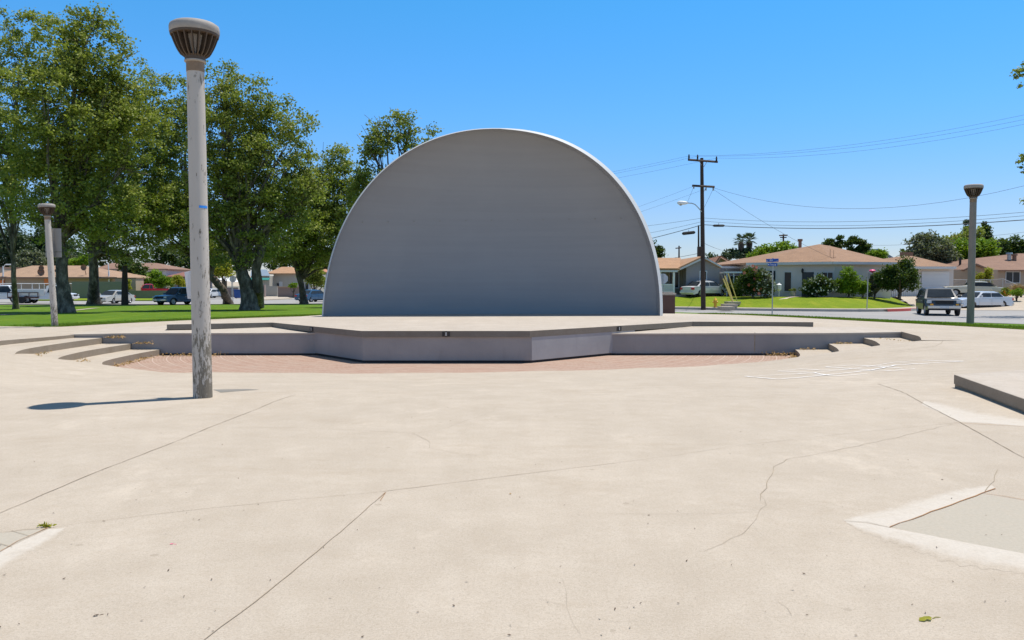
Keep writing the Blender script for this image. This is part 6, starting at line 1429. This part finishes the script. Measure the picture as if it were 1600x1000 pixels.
# lantern mailbox, pots, wreath
q = on(1217, 463.5, .65); e = empty('garden_mailbox', tuple(q), label='white lantern-shaped mailbox on a post in front of the white house', cat='mailbox')
MB().tube([(0, 0, 0), (0, 0, .55)], .04, 6).build('post', M['white'], e); MB().lathe([(.08, .5), (.20, .62), (.22, .95), (.20, 1.0)], 8).build('box', M['white'], e); MB().lathe([(.25, 1.0), (.06, 1.12), (.03, 1.2)], 8).build('roof', M['white'], e)
for px, lb in ((1208, 'potted plant left of the white lantern mailbox'), (1243, 'potted flowering plant by the dark front door')):
    q = on(px, 463.5, .65); e = empty('plant_pot', (q.x, q.y+.6, .62), label=lb, cat='potted plant'); MB().lathe([(.15, 0), (.24, .42), (.27, .42), (.27, .48), (.2, .48)], 12).build('pot', M['terracotta'], e)
    v, _ = foliage([(0, 0, .6, .26, .26, .16)], 16, 18, .09, px, crad=(.06, .12)); rawquads('foliage', v, M['leaf'], e)
q = on(1225, 461, .66); e = empty('hose_reel', (q.x, q.y+2.2, .62), label='dark coiled garden hose hanging by the wall left of the front door', cat='garden hose')
b = MB(); 
for r_ in (.26, .33): b.tube([(r_*math.cos(a/10*math.pi)*.8, 0, .55+r_*1.4*math.sin(a/10*math.pi)) for a in range(21)], .05, 6)
b.build('coil', M['leafdark'], e); MB().bx(-.05, .05, .02, .06, 0, .55).build('stake', M['metal'], e)
# yard shrubs
GY = 'shrubs in the front yards on the right'
bush('rose_bush', 'big dark bush with coral pink roses between the two houses', 67.8, [(1168, 438, 16, 22), (1182, 440, 18, 21), (1160, 446, 10, 16), (1196, 446, 12, 16), (1175, 425, 12, 9)], 150, 65, .15, 'leafdark', 'bush', GY, 101, .6, ('pink', 16, .14), crad=(.25, .5))
bush('white_flower_bush', 'white-speckled bush left of the street name sign', 67.4, [(1196, 440, 11, 19), (1203, 449, 7, 12), (1188, 448, 8, 12)], 70, 60, .14, 'leafolive', 'bush', GY, 102, .6, ('whitebloom', 60, .07), crad=(.2, .4))
bush('white_flower_bush', 'dark bush with white blossoms under the right window of the white house', 67.4, [(1268, 447, 13, 15), (1283, 445, 14, 16), (1296, 446, 8, 14), (1258, 452, 6, 9)], 110, 60, .14, 'leafdark', 'bush', GY, 103, .6, ('whitebloom', 45, .07), crad=(.2, .45))
bush('bright_bush', 'tall yellow green bush right of the house corner', 67.4, [(1325, 437, 14, 17), (1318, 447, 12, 15), (1333, 447, 12, 14), (1329, 428, 9, 9)], 110, 60, .14, 'leafbright', 'bush', GY, 104, .6, crad=(.2, .45))
bush('bright_bush', 'smaller yellow green bush just left of the thin sign pole', 67.2, [(1346, 446, 8, 10), (1350, 452, 7, 9)], 50, 55, .13, 'leafbright', 'bush', GY, 105, .6, crad=(.2, .35))
bush('dark_bush', 'dark bush in the shade right of the thin sign pole', 67.8, [(1366, 444, 10, 15), (1374, 438, 9, 13), (1360, 452, 8, 10)], 80, 60, .14, 'leafolive', 'bush', GY, 106, .6, ('whitebloom', 14, .06), crad=(.2, .4))
bush('garden_tree', 'small dense dark green tree on the lawn in front of the garage', 66.6, [(1402, 430, 26, 20), (1417, 420, 14, 16), (1384, 438, 16, 16), (1424, 440, 12, 12), (1412, 408, 8, 10), (1396, 444, 20, 9)], 230, 65, .16, 'leafdark', 'tree', GY, 107, .55, crad=(.25, .55))
bush('red_plant', 'spiky red leaved plant behind the white four-door sedan', 75.5, [(1083, 438, 9, 8), (1078, 441, 6, 6), (1088, 441, 6, 6)], 40, 45, .24, 'leafred', 'bush', GY, 108, .5, ('pink', 14, .1), ratio=.25, crad=(.2, .4))
bush('low_hedge', 'dark low shrub between the white pickup and the rose bush', 70.5, [(1150, 452, 14, 10), (1136, 446, 5, 5)], 50, 55, .15, 'leafdark', 'bush', GY, 109, .6, crad=(.2, .4))
bush('flower_bed_bush', 'round bright green bush beside the driveway at the right edge', 67.5, [(1588, 457, 8, 5)], 26, 50, .12, 'leafbright', 'bush', GY, 110, .0, crad=(.2, .35))
bush('flower_bed_bush', 'orange-flecked flower bush left of the round green bush at the right edge', 69, [(1572, 456, 6, 6), (1566, 461, 5, 4)], 34, 45, .12, 'leaf', 'bush', GY, 111, .1, ('amber', 22, .08), crad=(.2, .35))
bush('dry_grass_clump', 'pale dry grass clump by the fence at the right edge', 70, [(1590, 449, 10, 6), (1600, 452, 8, 6)], 40, 45, .22, 'dryleaf', 'bush', GY, 112, .1, ratio=.12, crad=(.2, .4))
bush('climbing_shrub', 'thin yellow green climbing shrub on the gable of the tan house', 81, [(1540, 432, 8, 12), (1545, 425, 5, 6), (1530, 436, 6, 10)], 50, 40, .18, 'leafyellow', 'bush', GY, 113, .3, crad=(.2, .4))
